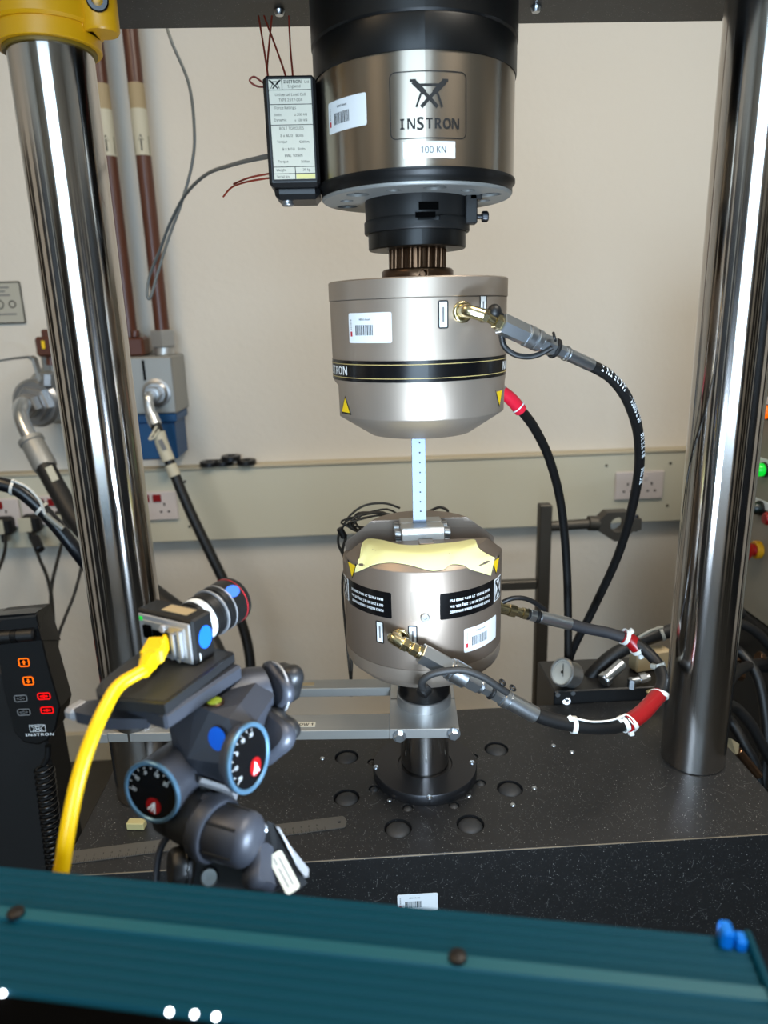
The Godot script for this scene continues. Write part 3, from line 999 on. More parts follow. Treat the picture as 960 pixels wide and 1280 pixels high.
func actuator() -> void:
	var t := thing("actuator_rod", "bright round actuator rod standing in a dark disc on the black table", "actuator", Vector3(0, 0, 0))
	var disc := part("disc", t, [G.new().lathe([Vector2(0, 0.0002), Vector2(0.0562, 0.0002), Vector2(0.0566, 0.001), Vector2(0.0566, 0.0112), Vector2(0.056, 0.012), Vector2(0.030, 0.012), Vector2(0.029, 0.0105), Vector2(0, 0.0105)], Transform3D(), 96), M.dark_steel])
	for p in [Vector3(-0.0539, 0.0125, 0.004), Vector3(0.0512, 0.0125, 0.0048), Vector3(-0.0014, 0.0125, 0.0588)]:
		part("screw", disc, [G.new().lathe([Vector2(0, 0.0125), Vector2(0.0012, 0.0125), Vector2(0.0016, 0.0137), Vector2(0.0027, 0.0135), Vector2(0.0031, 0.012), Vector2(0, 0.0115)], Transform3D(Basis(), Vector3(p.x, 0, p.z)), 16), M.zinc])
	part("rod", t, [G.new().lathe([Vector2(0, 0.0105), Vector2(0.0262, 0.0105), Vector2(0.0262, 0.105), Vector2(0, 0.105)], Transform3D(), 64), M.chrome])
	part("boss", t, [G.new().lathe([Vector2(0, 0.0995), Vector2(0.0272, 0.0995), Vector2(0.0278, 0.101), Vector2(0.0278, 0.1388), Vector2(0, 0.1388)], Transform3D(), 64), M.black_gloss])
	part("split_ring", t, [G.new().lathe([Vector2(0.0262, 0.088), Vector2(0.0288, 0.088), Vector2(0.0288, 0.0985), Vector2(0.0278, 0.0993), Vector2(0.0262, 0.0993)], Transform3D(), 64, true), M.steel])
	# the anti-rotation bracket: a block clamped round the rod and two bars
	var xf := Transform3D(Basis(Vector3.UP, deg_to_rad(-4.04)), Vector3.ZERO)
	var b := thing("torque_bracket", "aluminium anti-rotation bracket of two bars and a bolted block round the rod", "bracket", Vector3(0, 0.078, 0))
	var bl := cut("block", b, G.new().box(xf * Transform3D(Basis(), Vector3(-0.0015, 0.083, 0.0027)), Vector3(0.0695, 0.0105, 0.1037), 0.0006), [G.new().cyl(Vector3(0, 0.05, 0), Vector3(0, 0.12, 0), 0.0264, 48)], M.aluminium)
	part("joint", bl, [G.new().box(xf * Transform3D(Basis(), Vector3(-0.0315, 0.08835, -0.004)), Vector3(0.008, 0.0004, 0.0006)).box(xf * Transform3D(Basis(), Vector3(0.0305, 0.08835, -0.004)), Vector3(0.0055, 0.0004, 0.0006)), M.hole])
	part("bar", b, [G.new().box(xf * Transform3D(Basis(), Vector3(-0.1785, 0.083, 0.0396)), Vector3(0.2845, 0.0104, 0.030), 0.0006), M.aluminium_dull])
	part("bar", b, [G.new().box(xf * Transform3D(Basis(), Vector3(-0.1785, 0.083, -0.039)), Vector3(0.2845, 0.0104, 0.0205), 0.0006), M.aluminium_dull])
	part("bar", b, [G.new().box(xf * Transform3D(Basis(), Vector3(-0.330, 0.083, 0.0)), Vector3(0.0185, 0.0104, 0.112), 0.0006), M.aluminium_dull])
	for p in [xf * Vector3(-0.0265, 0.0812, 0.0546), xf * Vector3(0.0275, 0.0830, 0.0546)]:
		part("bolt", bl, [G.new().rod(p, p + xf.basis.z * 0.006, [Vector2(0, 0), Vector2(0.0068, 0), Vector2(0.0068, 0.001), Vector2(0, 0.001)], 20).rod(p, p + xf.basis.z * 0.006, [Vector2(0, 0), Vector2(0.0054, 0), Vector2(0.0054, 0.0045), Vector2(0.0045, 0.0055), Vector2(0, 0.0055)], 6), M.zinc])
	var top := xf * Transform3D(Basis(Vector3(1, 0, 0), Vector3(0, 0, -1), Vector3(0, 1, 0)), Vector3(-0.1265, 0.0883, 0.0435))
	var lay := on_plane(top)
	part("bar_label", b, [G.new().sheet(lay, Vector2(0, 0), Vector2(0.030, 0.0085), 0.0, 0.0, 0.0003, 2), M.label_cream, G.new().text(lay, "LOW 1", Vector2(0.004, 0), 0.0045, false, true, 0.0004), M.print_black])
	part("bar_label", b, [G.new().sheet(on_plane(xf * Transform3D(Basis(Vector3(1, 0, 0), Vector3(0, 0, -1), Vector3(0, 1, 0)), Vector3(-0.135, 0.0883, -0.039))), Vector2(0, 0), Vector2(0.026, 0.006), 0.0, 0.0, 0.0003, 2), M.tape_paper])
	var s := thing("test_strip", "narrow pale steel strip with a row of dots held between the grips", "specimen", Vector3(0, 0.26, 0))
	var sx := -0.0016
	part("strip", s, [G.new().bx(Vector3(sx, 0.325, 0), Vector3(0.0134, 0.13, 0.0022), 0.0003), M.specimen])
	var dl := on_plane(Transform3D(Basis(), Vector3(sx, 0, 0.0011)))
	for i in 8:
		part("dot", s, [G.new().dot(dl, Vector2(0.001, 0.2985 + 0.0098 * i), 0.00085, -1.0, 0.0002, 10), M.print_black])


# fittings end to end from A: [length, radius, sides, material, name] each a part
func chain(parent: Node3D, a: Vector3, b: Vector3, list: Array) -> void:
	var d := (b - a).normalized()
	var at := 0.0
	for e in list:
		var bev: float = minf(0.0008, e[1] * 0.2)
		part(e[4], parent, [G.new().cyl(a + d * at, a + d * (at + e[0]), e[1], e[2], bev), M[e[3]]])
		at += e[0]


func tie(parent: Node3D, p: Vector3, d: Vector3, r: float, m: String, tail := Vector3.ZERO) -> void:
	var g := G.new().lathe([Vector2(r, -0.0022), Vector2(r + 0.0011, -0.0022), Vector2(r + 0.0011, 0.0022), Vector2(r, 0.0022)], G.along(p, d), 20, true)
	if tail != Vector3.ZERO:
		var q := p + tail.normalized() * (r + 0.002)
		g.box(G.along(q, tail), Vector3(0.0048, 0.005, 0.0055), 0.0008)
	part("cable_tie", parent, [g, M[m]])


# lettering along a hose: s runs along it, y round it, facing towards
func on_tube(ctrl: Array, r: float, towards: Vector3) -> Callable:
	var pts := G.spline(ctrl, 24)
	return func(s: float, y: float, h: float) -> Vector3:
		var left := s
		var k := 0
		while k < pts.size() - 2 and left > (pts[k + 1] - pts[k]).length():
			left -= (pts[k + 1] - pts[k]).length()
			k += 1
		var d: Vector3 = (pts[k + 1] - pts[k]).normalized()
		var n := (towards - d * towards.dot(d)).normalized()
		var side := n.cross(d)
		var t := y / r
		return pts[k] + d * left + (n * cos(t) + side * sin(t)) * (r + h)


func hoses() -> void:
	# supply hose of the upper grip
	var a := Vector3(0.0289, 0.487, 0.0735)
	var t := thing("hydraulic_hose", "printed black hose with a zinc coupler looping down from the front of the upper grip", "hose", Vector3(0.2186, 0.0332, -0.19), "hydraulic hoses")
	var e := Vector3(0.0321, 0.4874, 0.09)
	part("elbow", t, [G.new().tube([a, a.lerp(e, 0.6) + Vector3(-0.001, 0.0005, 0.003), e, Vector3(0.0436, 0.484, 0.091)], 0.0052, 14, 6).torus(a + Vector3(0.0005, 0, 0.002), Vector3(0.25, 0, 1), 0.0068, 0.0022, 20), M.yellow_zinc])
	var c0 := Vector3(0.0424, 0.4846, 0.0905)
	var c1 := Vector3(0.1462, 0.4388, 0.055)
	chain(t, c0, c1, [[0.0055, 0.0058, 6, "yellow_zinc", "nut"], [0.0075, 0.0042, 20, "yellow_zinc", "adapter"], [0.006, 0.0062, 6, "yellow_zinc", "nut"]])
	var dd := (c1 - c0).normalized()
	var q := c0 + dd * 0.019
	chain(t, q, c1, [[0.026, 0.0090, 6, "zinc", "coupler_body"], [0.0075, 0.0093, 24, "zinc", "coupler_sleeve"], [0.0014, 0.0080, 24, "steel", "coupler_groove"], [0.006, 0.0091, 24, "zinc", "coupler_sleeve"], [0.0145, 0.0082, 6, "zinc", "coupler_nut"], [0.0035, 0.0087, 24, "rubber", "strap_ring"], [0.009, 0.0055, 6, "zinc", "nut"], [0.0035, 0.0064, 24, "zinc", "ferrule_collar"]])
	part("ferrule", t, [G.new().cyl(q + dd * 0.0714, c1, 0.0056, 24, 0.0008), M.zinc])
	part("dust_cap", t, [G.new().ball(Vector3(0.0536, 0.4868, 0.086), 0.0058, 14).cyl(Vector3(0.0536, 0.4868, 0.086), Vector3(0.0597, 0.4823, 0.082), 0.0035, 12), M.rubber])
	part("strap", t, [G.new().tube([Vector3(0.0607, 0.4746, 0.078), Vector3(0.0637, 0.4603, 0.074), Vector3(0.0717, 0.4523, 0.075), Vector3(0.0833, 0.4493, 0.075), Vector3(0.0938, 0.451, 0.076), Vector3(0.1039, 0.4566, 0.078)], 0.0024, 10, 8).torus(Vector3(0.105, 0.4651, 0.08), Vector3(1, 0.3, 0.3), 0.0032, 0.0012, 14), M.rubber])
	var hp := [Vector3(0.1445, 0.4395, 0.0555), Vector3(0.1682, 0.4262, 0.045), Vector3(0.1935, 0.4003, 0.025), Vector3(0.2215, 0.3571, -0.015), Vector3(0.2422, 0.2948, -0.065), Vector3(0.2495, 0.2042, -0.12), Vector3(0.239, 0.1153, -0.165), Vector3(0.2215, 0.0425, -0.19), Vector3(0.2177, 0.0126, -0.195)]
	var hose := part("hose", t, [G.new().tube(hp, 0.0052, 16, 10), M.rubber])
	var lay := on_tube(hp, 0.0052, Vector3(0.15, 0.1, 1))
	var pr := G.new()
	pr.text(lay, "MADE IN I", Vector2(0.028, 0.0014), 0.0056, true, true, 0.0002)
	pr.text(lay, "01/2 10051", Vector2(0.080, 0.0010), 0.0052, true, true, 0.0002)
	pr.text(lay, "W.P. 275 BAR", Vector2(0.138, 0.0008), 0.0050, true, true, 0.0002)
	pr.text(lay, "2SC DN 6", Vector2(0.190, 0.0008), 0.0048, true, true, 0.0002)
	part("print", hose, [pr, M.print_white])

	# return hose, from behind the upper grip
	t = thing("hydraulic_hose", "thin black hose with a red sleeve running down from behind the upper grip", "hose", Vector3(0.2164, 0.0333, -0.19), "hydraulic hoses")
	part("ferrule", t, [G.new().cyl(Vector3(0.055, 0.452, -0.055), Vector3(0.0911, 0.4067, -0.055), 0.0062, 20, 0.0008), M.zinc])
	part("sleeve", t, [G.new().tube([Vector3(0.0894, 0.4076, -0.055), Vector3(0.1002, 0.3995, -0.058), Vector3(0.1128, 0.3859, -0.064)], 0.0068, 16, 6), M.sleeve_pink, G.new().torus(Vector3(0.1098, 0.3895, -0.0625), Vector3(1, -1.05, 0), 0.0069, 0.0009, 20), M.label_white])
	part("hose", t, [G.new().tube([Vector3(0.1108, 0.3886, -0.063), Vector3(0.1332, 0.3634, -0.085), Vector3(0.1597, 0.3211, -0.115), Vector3(0.1837, 0.26, -0.145), Vector3(0.1997, 0.1806, -0.165), Vector3(0.2065, 0.1013, -0.17), Vector3(0.2102, 0.0251, -0.172)], 0.0052, 14, 10), M.rubber])

	# loop hose from the front port of the lower grip round to its side port
	t = thing("hydraulic_hose", "thick looped hose with red sleeves and white ties joining the lower grip's two ports", "hose", Vector3(0.17, 0.1122, 0.1), "hydraulic hoses")
	a = Vector3(-0.0284, 0.2, 0.0745)
	part("elbow", t, [G.new().tube([a, Vector3(-0.0328, 0.2041, 0.086), Vector3(-0.0361, 0.208, 0.094), Vector3(-0.03, 0.2054, 0.099), Vector3(-0.0245, 0.203, 0.101)], 0.0053, 14, 6).torus(a + Vector3(0, 0, 0.003), Vector3(-0.3, 0, 1), 0.0068, 0.002, 20), M.yellow_zinc])
	c0 = Vector3(-0.0287, 0.2059, 0.1)
	c1 = Vector3(0.0928, 0.129, 0.105)
	dd = (c1 - c0).normalized()
	chain(t, c0, c1, [[0.0065, 0.0066, 6, "yellow_zinc", "nut"], [0.003, 0.0052, 20, "yellow_zinc", "adapter"], [0.0065, 0.0064, 6, "yellow_zinc", "nut"], [0.004, 0.0062, 20, "yellow_zinc", "adapter"], [0.029, 0.0098, 6, "zinc", "coupler_body"], [0.003, 0.0102, 24, "zinc", "coupler_sleeve"], [0.016, 0.0106, 24, "zinc", "coupler_sleeve"], [0.014, 0.0090, 6, "zinc", "coupler_nut"], [0.004, 0.0074, 24, "zinc", "adapter"], [0.008, 0.0066, 6, "zinc", "nut"], [0.003, 0.0078, 24, "rubber", "strap_ring"], [0.0095, 0.0073, 6, "zinc", "nut"], [0.006, 0.0088, 24, "zinc", "ferrule_collar"]])
	var l0 := 0.1127
	part("ferrule", t, [G.new().cyl(c0 + dd * l0, c1, 0.0078, 28, 0.001), M.zinc])
	part("strap", t, [G.new().tube([Vector3(-0.0101, 0.1618, 0.108), Vector3(-0.0126, 0.1726, 0.113), Vector3(-0.0058, 0.1809, 0.116), Vector3(0.0075, 0.1846, 0.117), Vector3(0.0244, 0.1845, 0.117), Vector3(0.0407, 0.1773, 0.117), Vector3(0.0545, 0.1666, 0.116), Vector3(0.0637, 0.1586, 0.114)], 0.0033, 10, 8), M.rubber_worn, G.new().torus(Vector3(0.0588, 0.1703, 0.116), Vector3(0.5, 0.7, 0.3), 0.0026, 0.0011, 12).torus(Vector3(0.0684, 0.1637, 0.115), Vector3(0.5, 0.7, 0.3), 0.0026, 0.0011, 12), M.rubber], "braided black strap")
	part("dust_cap", t, [G.new().cyl(Vector3(-0.0068, 0.1634, 0.104), Vector3(-0.0133, 0.1591, 0.11), 0.0062, 18, 0.0015), M.rubber])
	var lp := [Vector3(0.0905, 0.1308, 0.105), Vector3(0.1081, 0.1225, 0.104), Vector3(0.13, 0.115, 0.102), Vector3(0.1542, 0.1085, 0.098), Vector3(0.1788, 0.1033, 0.088), Vector3(0.2056, 0.102, 0.07), Vector3(0.2319, 0.1046, 0.045), Vector3(0.2467, 0.1108, 0.025), Vector3(0.2494, 0.1205, 0.005), Vector3(0.241, 0.1303, -0.01), Vector3(0.2295, 0.1365, -0.022), Vector3(0.2056, 0.1445, -0.026), Vector3(0.1835, 0.1499, -0.027), Vector3(0.1611, 0.1577, -0.027)]
	part("hose", t, [G.new().tube(lp.slice(0, 6), 0.0068, 18, 10), M.rubber, G.new().tube(lp.slice(5, 11), 0.0066, 16, 8, 0.0060), M.rubber, G.new().tube(lp.slice(10, 14), 0.0062, 16, 8), M.hose_grey])
	part("sleeve", t, [G.new().tube([Vector3(0.1863, 0.1019, 0.085), Vector3(0.2092, 0.1018, 0.067), Vector3(0.2356, 0.1054, 0.042)], 0.0082, 20, 8), M.sleeve_red], "glossy red sleeve")
	part("sleeve", t, [G.new().tube([Vector3(0.2216, 0.1412, -0.023), Vector3(0.2291, 0.137, -0.021), Vector3(0.2365, 0.1286, -0.016)], 0.0078, 18, 8), M.sleeve_red], "glossy red sleeve")
	tie(t, Vector3(0.1292, 0.115, 0.102), Vector3(1, -0.1, 0), 0.0070, "tie_white", Vector3(-0.5, 1, 0.3))
	tie(t, Vector3(0.1827, 0.1027, 0.086), Vector3(1, 0.3, -0.4), 0.0072, "tie_white", Vector3(-0.6, 0.8, 0.5))
	tie(t, Vector3(0.1906, 0.1015, 0.082), Vector3(1, 0.6, -0.5), 0.0082, "tie_white", Vector3(0.1, -1, 0.3))
	tie(t, Vector3(0.2369, 0.1056, 0.041), Vector3(0.5, 0.9, -0.8), 0.0082, "tie_white")
	tie(t, Vector3(0.223, 0.1407, -0.022), Vector3(1, -0.4, 0), 0.0078, "tie_white", Vector3(0.6, 0.8, 0.3))
	tie(t, Vector3(0.2356, 0.1296, -0.016), Vector3(0.8, -0.8, 0), 0.0078, "tie_white", Vector3(0.3, -1, 0.4))
	tie(t, Vector3(0.249, 0.1201, 0.006), Vector3(0.3, -1, 0.4), 0.0068, "tie_clear", Vector3(-0.8, 0.2, 0.6))
	part("tie_strip", t, [G.new().tube([Vector3(0.1268, 0.1251, 0.106), Vector3(0.1453, 0.1193, 0.105), Vector3(0.1664, 0.116, 0.099), Vector3(0.1827, 0.1155, 0.09)], 0.0010, 6, 6).tube([Vector3(0.1275, 0.1239, 0.104), Vector3(0.146, 0.118, 0.103), Vector3(0.1672, 0.1147, 0.097), Vector3(0.1836, 0.1142, 0.088)], 0.0010, 6, 6), M.tie_white])
	c0 = Vector3(0.077, 0.1878, -0.012)
	c1 = Vector3(0.1638, 0.1566, -0.027)
	dd = (c1 - c0).normalized()
	chain(t, c0, c1, [[0.016, 0.0062, 20, "yellow_zinc", "adapter"], [0.009, 0.0072, 6, "yellow_zinc", "nut"], [0.008, 0.0050, 20, "yellow_zinc", "adapter"], [0.006, 0.0066, 6, "yellow_zinc", "nut"], [0.003, 0.0062, 20, "rubber", "strap_ring"], [0.008, 0.0068, 6, "zinc", "nut"], [0.004, 0.0074, 20, "rubber", "strap_ring"]])
	part("ferrule", t, [G.new().cyl(c0 + dd * 0.054, c1, 0.0068, 24, 0.001), M.zinc])
	part("strap", t, [G.new().tube([Vector3(0.0837, 0.1953, -0.004), Vector3(0.0937, 0.1993, -0.004), Vector3(0.1068, 0.1979, -0.006), Vector3(0.1206, 0.1901, -0.01), Vector3(0.1314, 0.1806, -0.014)], 0.0026, 10, 8), M.rubber])


func wall_services() -> void:
	# two brown pipes with paper flow labels
	var names := [["brown painted hydraulic pipe nearest the cabled wall sign, partly behind the chromed column", 124.0], ["brown painted hydraulic pipe rising from the hexagon nut on the steel valve block", 180.0]]
	var xs := [-0.6515, -0.5655]
	for i in 2:
		var x: float = xs[i]
		var t := thing("hydraulic_pipe", ["brown painted pipe half hidden by the chromed column, above the brown flange", "brown painted pipe rising clear of the column from a zinc hexagon nut"][i], "pipe", Vector3(x, 0.44, -1.33), "brown pipes on the wall")
		part("pipe", t, [G.new().cyl(Vector3(x, 0.44, -1.33), Vector3(x, 1.89, -1.33), 0.0195, 32), M.pipe_brown])
		part("tape", t, [G.new().lathe([Vector2(0.0195, 0.999), Vector2(0.0199, 0.999), Vector2(0.0199, 1.056), Vector2(0.0195, 1.056)], Transform3D(Basis(), Vector3(x, 0, -1.33)), 32, true), M.tape_paper])
		var lay := on_cylinder(0.0203, Vector3(x, 0, -1.33))
		var g := G.new().stroke(lay, Vector2(0.003, 0.902), Vector2(0.003, 0.930), 0.0035).decal(lay, [Vector2(-0.004, 0.925), Vector2(0.010, 0.925), Vector2(0.003, 0.941)])
		for s in [-0.019, 0.024]:
			g.stroke(lay, Vector2(s, 0.897), Vector2(s, 0.937), 0.002)
		part("flow_label", t, [G.new().lathe([Vector2(0.0195, 0.893), Vector2(0.0202, 0.893), Vector2(0.0202, 0.999), Vector2(0.0195, 0.999)], Transform3D(Basis(), Vector3(x, 0, -1.33)), 32, true), M.tape_white, g, M.print_black], "pale label with a black arrow")
		for y in [1.25, 1.7]:
			part("pipe_clip", t, [G.new().bx(Vector3(x, y, -1.375), Vector3(0.03, 0.02, 0.05), 0.002), M.pipe_brown])
	# the valve block the clear pipe ends in
	var v := thing("valve_block", "grey steel valve block on the wall with a blue lower housing and round port", "valve", Vector3(-0.58, 0.12, -1.30))
	part("body", v, [G.new().bx(Vector3(-0.590, 0.325, -1.325), Vector3(0.120, 0.150, 0.15), 0.004), M.aluminium_dull])
	part("body_seam", v, [G.new().bx(Vector3(-0.6037, 0.3658, -1.249) , Vector3(0.006, 0.052, 0.004)), M.hole])
	part("blue_housing", v, [G.new().bx(Vector3(-0.590, 0.2385, -1.318), Vector3(0.114, 0.022, 0.138), 0.003).bx(Vector3(-0.592, 0.178, -1.322), Vector3(0.100, 0.105, 0.13), 0.004), M.paint_blue])
	var nut := Vector3(-0.5655, 0.40, -1.33)
	part("pipe_nut", v, [G.new().cyl(nut, nut + Vector3(0, 0.022, 0), 0.027, 24, 0.002).cyl(nut + Vector3(0, 0.022, 0), nut + Vector3(0, 0.066, 0), 0.034, 6, 0.002), M.aluminium])
	part("brown_flange", v, [G.new().bx(Vector3(-0.652, 0.425, -1.325), Vector3(0.085, 0.05, 0.07), 0.006).cyl(Vector3(-0.630, 0.45, -1.30), Vector3(-0.630, 0.468, -1.30), 0.012, 12, 0.002).cyl(Vector3(-0.672, 0.45, -1.30), Vector3(-0.672, 0.468, -1.30), 0.012, 12, 0.002).cyl(Vector3(-0.652, 0.38, -1.33), Vector3(-0.652, 0.42, -1.33), 0.02, 16), M.pipe_brown], "brown painted flange with bolts")
	var port := Vector3(-0.5774, 0.3065, -1.25)
	part("port_flange", v, [G.new().rod(port, port + Vector3(0, 0, 0.03), [Vector2(0, 0), Vector2(0.037, 0), Vector2(0.037, 0.006), Vector2(0.031, 0.008), Vector2(0.031, 0.016), Vector2(0.026, 0.02), Vector2(0, 0.02)], 32).cyl(port + Vector3(0, 0, 0.02), port + Vector3(0, 0, 0.045), 0.021, 6, 0.002), M.steel])
	# hose from that port, passing down behind the camera
	var h := thing("hydraulic_hose", "slim black hose with white tags hanging from the round port of the grey valve block", "hose", Vector3(-0.3425, -0.4026, -0.9), "hydraulic hoses")
	part("elbow", h, [G.new().tube([port + Vector3(0, 0, 0.03), port + Vector3(-0.002, -0.002, 0.06), Vector3(-0.5795, 0.3027, -1.17), Vector3(-0.5762, 0.2734, -1.16), Vector3(-0.5691, 0.242, -1.15)], 0.0125, 14, 6), M.zinc])
	part("ferrule", h, [G.new().cyl(Vector3(-0.5722, 0.2617, -1.155), Vector3(-0.5606, 0.2343, -1.145), 0.0155, 18, 0.002), M.zinc])
	var hp := [Vector3(-0.5662, 0.25, -1.15), Vector3(-0.5509, 0.2021, -1.14), Vector3(-0.5243, 0.1171, -1.125), Vector3(-0.4889, 0.0139, -1.11), Vector3(-0.447, -0.0914, -1.095), Vector3(-0.406, -0.194, -1.08), Vector3(-0.3718, -0.2933, -1.06), Vector3(-0.3577, -0.3879, -1.04), Vector3(-0.3614, -0.5294, -1), Vector3(-0.4002, -0.7346, -0.95)]
	part("hose", h, [G.new().tube(hp, 0.0135, 14, 8), M.rubber])
	part("tag", h, [G.new().tube([Vector3(-0.5548, 0.2187, -1.139), Vector3(-0.5474, 0.1864, -1.135), Vector3(-0.5337, 0.1461, -1.127)], 0.0162, 16, 5), M.tape_white, G.new().box(G.along(Vector3(-0.5426, 0.1894, -1.117), Vector3(-0.538, 0.177, -1.117) - Vector3(-0.5426, 0.1894, -1.117)), Vector3(0.011, 0.028, 0.002)), M.print_grey], "wrapped white tag")
	part("tag", h, [G.new().tube([Vector3(-0.5303, 0.1361, -1.125), Vector3(-0.5201, 0.1076, -1.12)], 0.0150, 16, 4), M.tape_white])
	part("tag_loop", h, [G.new().tube([Vector3(-0.5562, 0.2336, -1.135), Vector3(-0.5676, 0.2153, -1.125), Vector3(-0.5735, 0.2042, -1.12), Vector3(-0.5612, 0.2078, -1.12), Vector3(-0.5484, 0.2267, -1.125)], 0.0030, 8, 6), M.tape_white])
	# ball valve at the left
	v = thing("ball_valve", "grey ball valve with a bent steel lever handle beside the wall sign", "valve", Vector3(-0.9191, 0.202, -1.33))
	var bc := Vector3(-0.8479, 0.3073, -1.25)
	part("body", v, [G.new().rod(bc + Vector3(0, 0, -0.13), bc + Vector3(0, 0, 0.1), [Vector2(0, 0), Vector2(0.07, 0), Vector2(0.078, 0.01), Vector2(0.078, 0.10), Vector2(0.066, 0.115), Vector2(0.062, 0.14), Vector2(0, 0.14)], 40).bx(bc + Vector3(0.02, 0.075, -0.05), Vector3(0.085, 0.06, 0.08), 0.006).bx(bc + Vector3(0.06, 0.02, -0.06), Vector3(0.12, 0.16, 0.12), 0.006), M.aluminium_dull])
	var f := Vector3(-0.8811, 0.2934, -1.235)
	part("port_nut", v, [G.new().rod(f, f + Vector3(-0.1, -0.05, 1), [Vector2(0, 0), Vector2(0.063, 0), Vector2(0.063, 0.012), Vector2(0.055, 0.02), Vector2(0, 0.02)], 32).cyl(f + Vector3(0, 0, 0.018), f + Vector3(-0.002, -0.001, 0.04), 0.046, 6, 0.003).cyl(f + Vector3(-0.002, -0.001, 0.04), f + Vector3(-0.006, -0.003, 0.07), 0.031, 6, 0.003), M.steel])
	part("lever", v, [G.new().loft([ribbon(Vector3(-0.8498, 0.3511, -1.2), 0.024), ribbon(Vector3(-0.8554, 0.3793, -1.2), 0.024), ribbon(Vector3(-0.8572, 0.4055, -1.195), 0.024), ribbon(Vector3(-0.864, 0.4119, -1.19), 0.024), ribbon(Vector3(-0.8904, 0.4105, -1.16), 0.022), ribbon(Vector3(-0.9654, 0.3999, -1.12), 0.022)]), M.aluminium_dull])
	part("spindle", v, [G.new().cyl(Vector3(-0.8438, 0.3379, -1.21), Vector3(-0.8389, 0.3701, -1.21), 0.02, 8, 0.002), M.steel])
	part("brown_fitting", v, [G.new().bx(Vector3(-0.8391, 0.4343, -1.25), Vector3(0.05, 0.05, 0.05), 0.006).bx(Vector3(-0.8328, 0.4622, -1.25), Vector3(0.032, 0.03, 0.03), 0.004).cyl(Vector3(-0.8351, 0.42, -1.25), Vector3(-0.838, 0.3876, -1.25), 0.014, 12), M.pipe_brown, G.new().bx(Vector3(-0.8412, 0.4394, -1.222), Vector3(0.008, 0.02, 0.004), 0.001), M.warning_yellow, G.new().bx(Vector3(-0.8182, 0.4327, -1.222), Vector3(0.012, 0.024, 0.004), 0.001), M.tape_white], "brown fitting with a yellow mark")
	h = thing("hydraulic_hose", "fat black hose on a bent zinc tube running from the ball valve behind the column", "hose", Vector3(-0.4324, -0.1298, -0.75), "hydraulic hoses")
	part("bent_tube", h, [G.new().tube([f + Vector3(-0.004, -0.002, 0.06), f + Vector3(-0.012, -0.004, 0.085), Vector3(-0.8602, 0.3044, -1.1), Vector3(-0.8557, 0.2867, -1.07), Vector3(-0.8453, 0.2624, -1.05), Vector3(-0.8226, 0.2227, -1.03)], 0.0175, 16, 8), M.zinc])
	part("ferrule", h, [G.new().rod(Vector3(-0.8254, 0.2285, -1.03), Vector3(-0.7876, 0.1657, -1), [Vector2(0, 0), Vector2(0.029, 0), Vector2(0.029, 0.010), Vector2(0.026, 0.013), Vector2(0.0275, 0.075), Vector2(0.0255, 0.082), Vector2(0, 0.082)], 28), M.aluminium_dull])
	part("hose", h, [G.new().tube([Vector3(-0.7917, 0.1755, -1), Vector3(-0.7554, 0.1175, -0.97), Vector3(-0.7078, 0.0533, -0.93), Vector3(-0.6364, -0.0108, -0.88), Vector3(-0.5684, -0.0606, -0.84), Vector3(-0.5087, -0.0912, -0.8), Vector3(-0.4507, -0.1203, -0.76), Vector3(-0.383, -0.1552, -0.7), Vector3(-0.3474, -0.2225, -0.65)], 0.0225, 18, 8), M.rubber])
	part("tag", h, [G.new().box(G.along(Vector3(-0.7591, 0.1575, -0.962), Vector3(-0.7512, 0.1392, -0.958) - Vector3(-0.7591, 0.1575, -0.962)), Vector3(0.016, 0.036, 0.002)), M.tape_white])
	# sockets on the trunking
	socket(Vector3(0.7837, -0.0236, -1.36), "white double socket on the trunking near the chromed column, nothing plugged in", false)
	socket(Vector3(-0.6545, -0.0283, -1.36), "double socket with a red switch half hidden by the chromed column", true)
	socket(Vector3(-0.9526, -0.0279, -1.36), "double socket with two black plugs side by side in it", true)
	socket(Vector3(-1.1055, -0.0311, -1.36), "double socket at the end of the row, cut by the frame's edge", true)
	for i in 3:
		var pos: Vector3 = [Vector3(-1.0815, -0.0645, -1.355), Vector3(-1.0035, -0.0605, -1.355), Vector3(-0.9158, -0.0546, -1.355)][i]
		var p := thing("mains_plug", ["black plug in the endmost wall socket, white label on its back", "black plug with a blue block on its cable below", "black plug half behind the fat hose, thin cable below it"][i], "plug", pos, "black plugs in the wall sockets")
		part("shell", p, [G.new().bx(pos + Vector3(0.008, 0, 0.017), Vector3(0.05, 0.052, 0.034), 0.008).cyl(pos + Vector3(0, -0.02, 0.018), pos + Vector3(0, -0.048, 0.018), 0.008, 12), M.rubber])
		part("label", p, [G.new().bx(pos + Vector3(-0.006, 0, 0.0345), Vector3(0.036, 0.042, 0.002), 0.0005), M.tape_white])
		var cp: Array = [[Vector3(-1.0748, -0.079, -1.33), Vector3(-1.0616, -0.1085, -1.3), Vector3(-1.0528, -0.1396, -1.25), Vector3(-1.0602, -0.1796, -1.2)], [Vector3(-0.9934, -0.0777, -1.33), Vector3(-0.981, -0.093, -1.3), Vector3(-0.9485, -0.1291, -1.24), Vector3(-0.8924, -0.1686, -1.15), Vector3(-0.8483, -0.2199, -1.05), Vector3(-0.826, -0.3596, -0.95), Vector3(-0.8317, -0.6211, -0.9)], [Vector3(-0.9073, -0.0766, -1.33), Vector3(-0.9063, -0.1066, -1.31), Vector3(-0.9069, -0.1497, -1.26), Vector3(-0.9061, -0.1986, -1.2), Vector3(-0.8961, -0.249, -1.15), Vector3(-0.8619, -0.3658, -1.05), Vector3(-0.8583, -0.5002, -1)]][i]
		part("cable", p, [G.new().tube(cp, 0.0048, 10, 6), M.rubber])
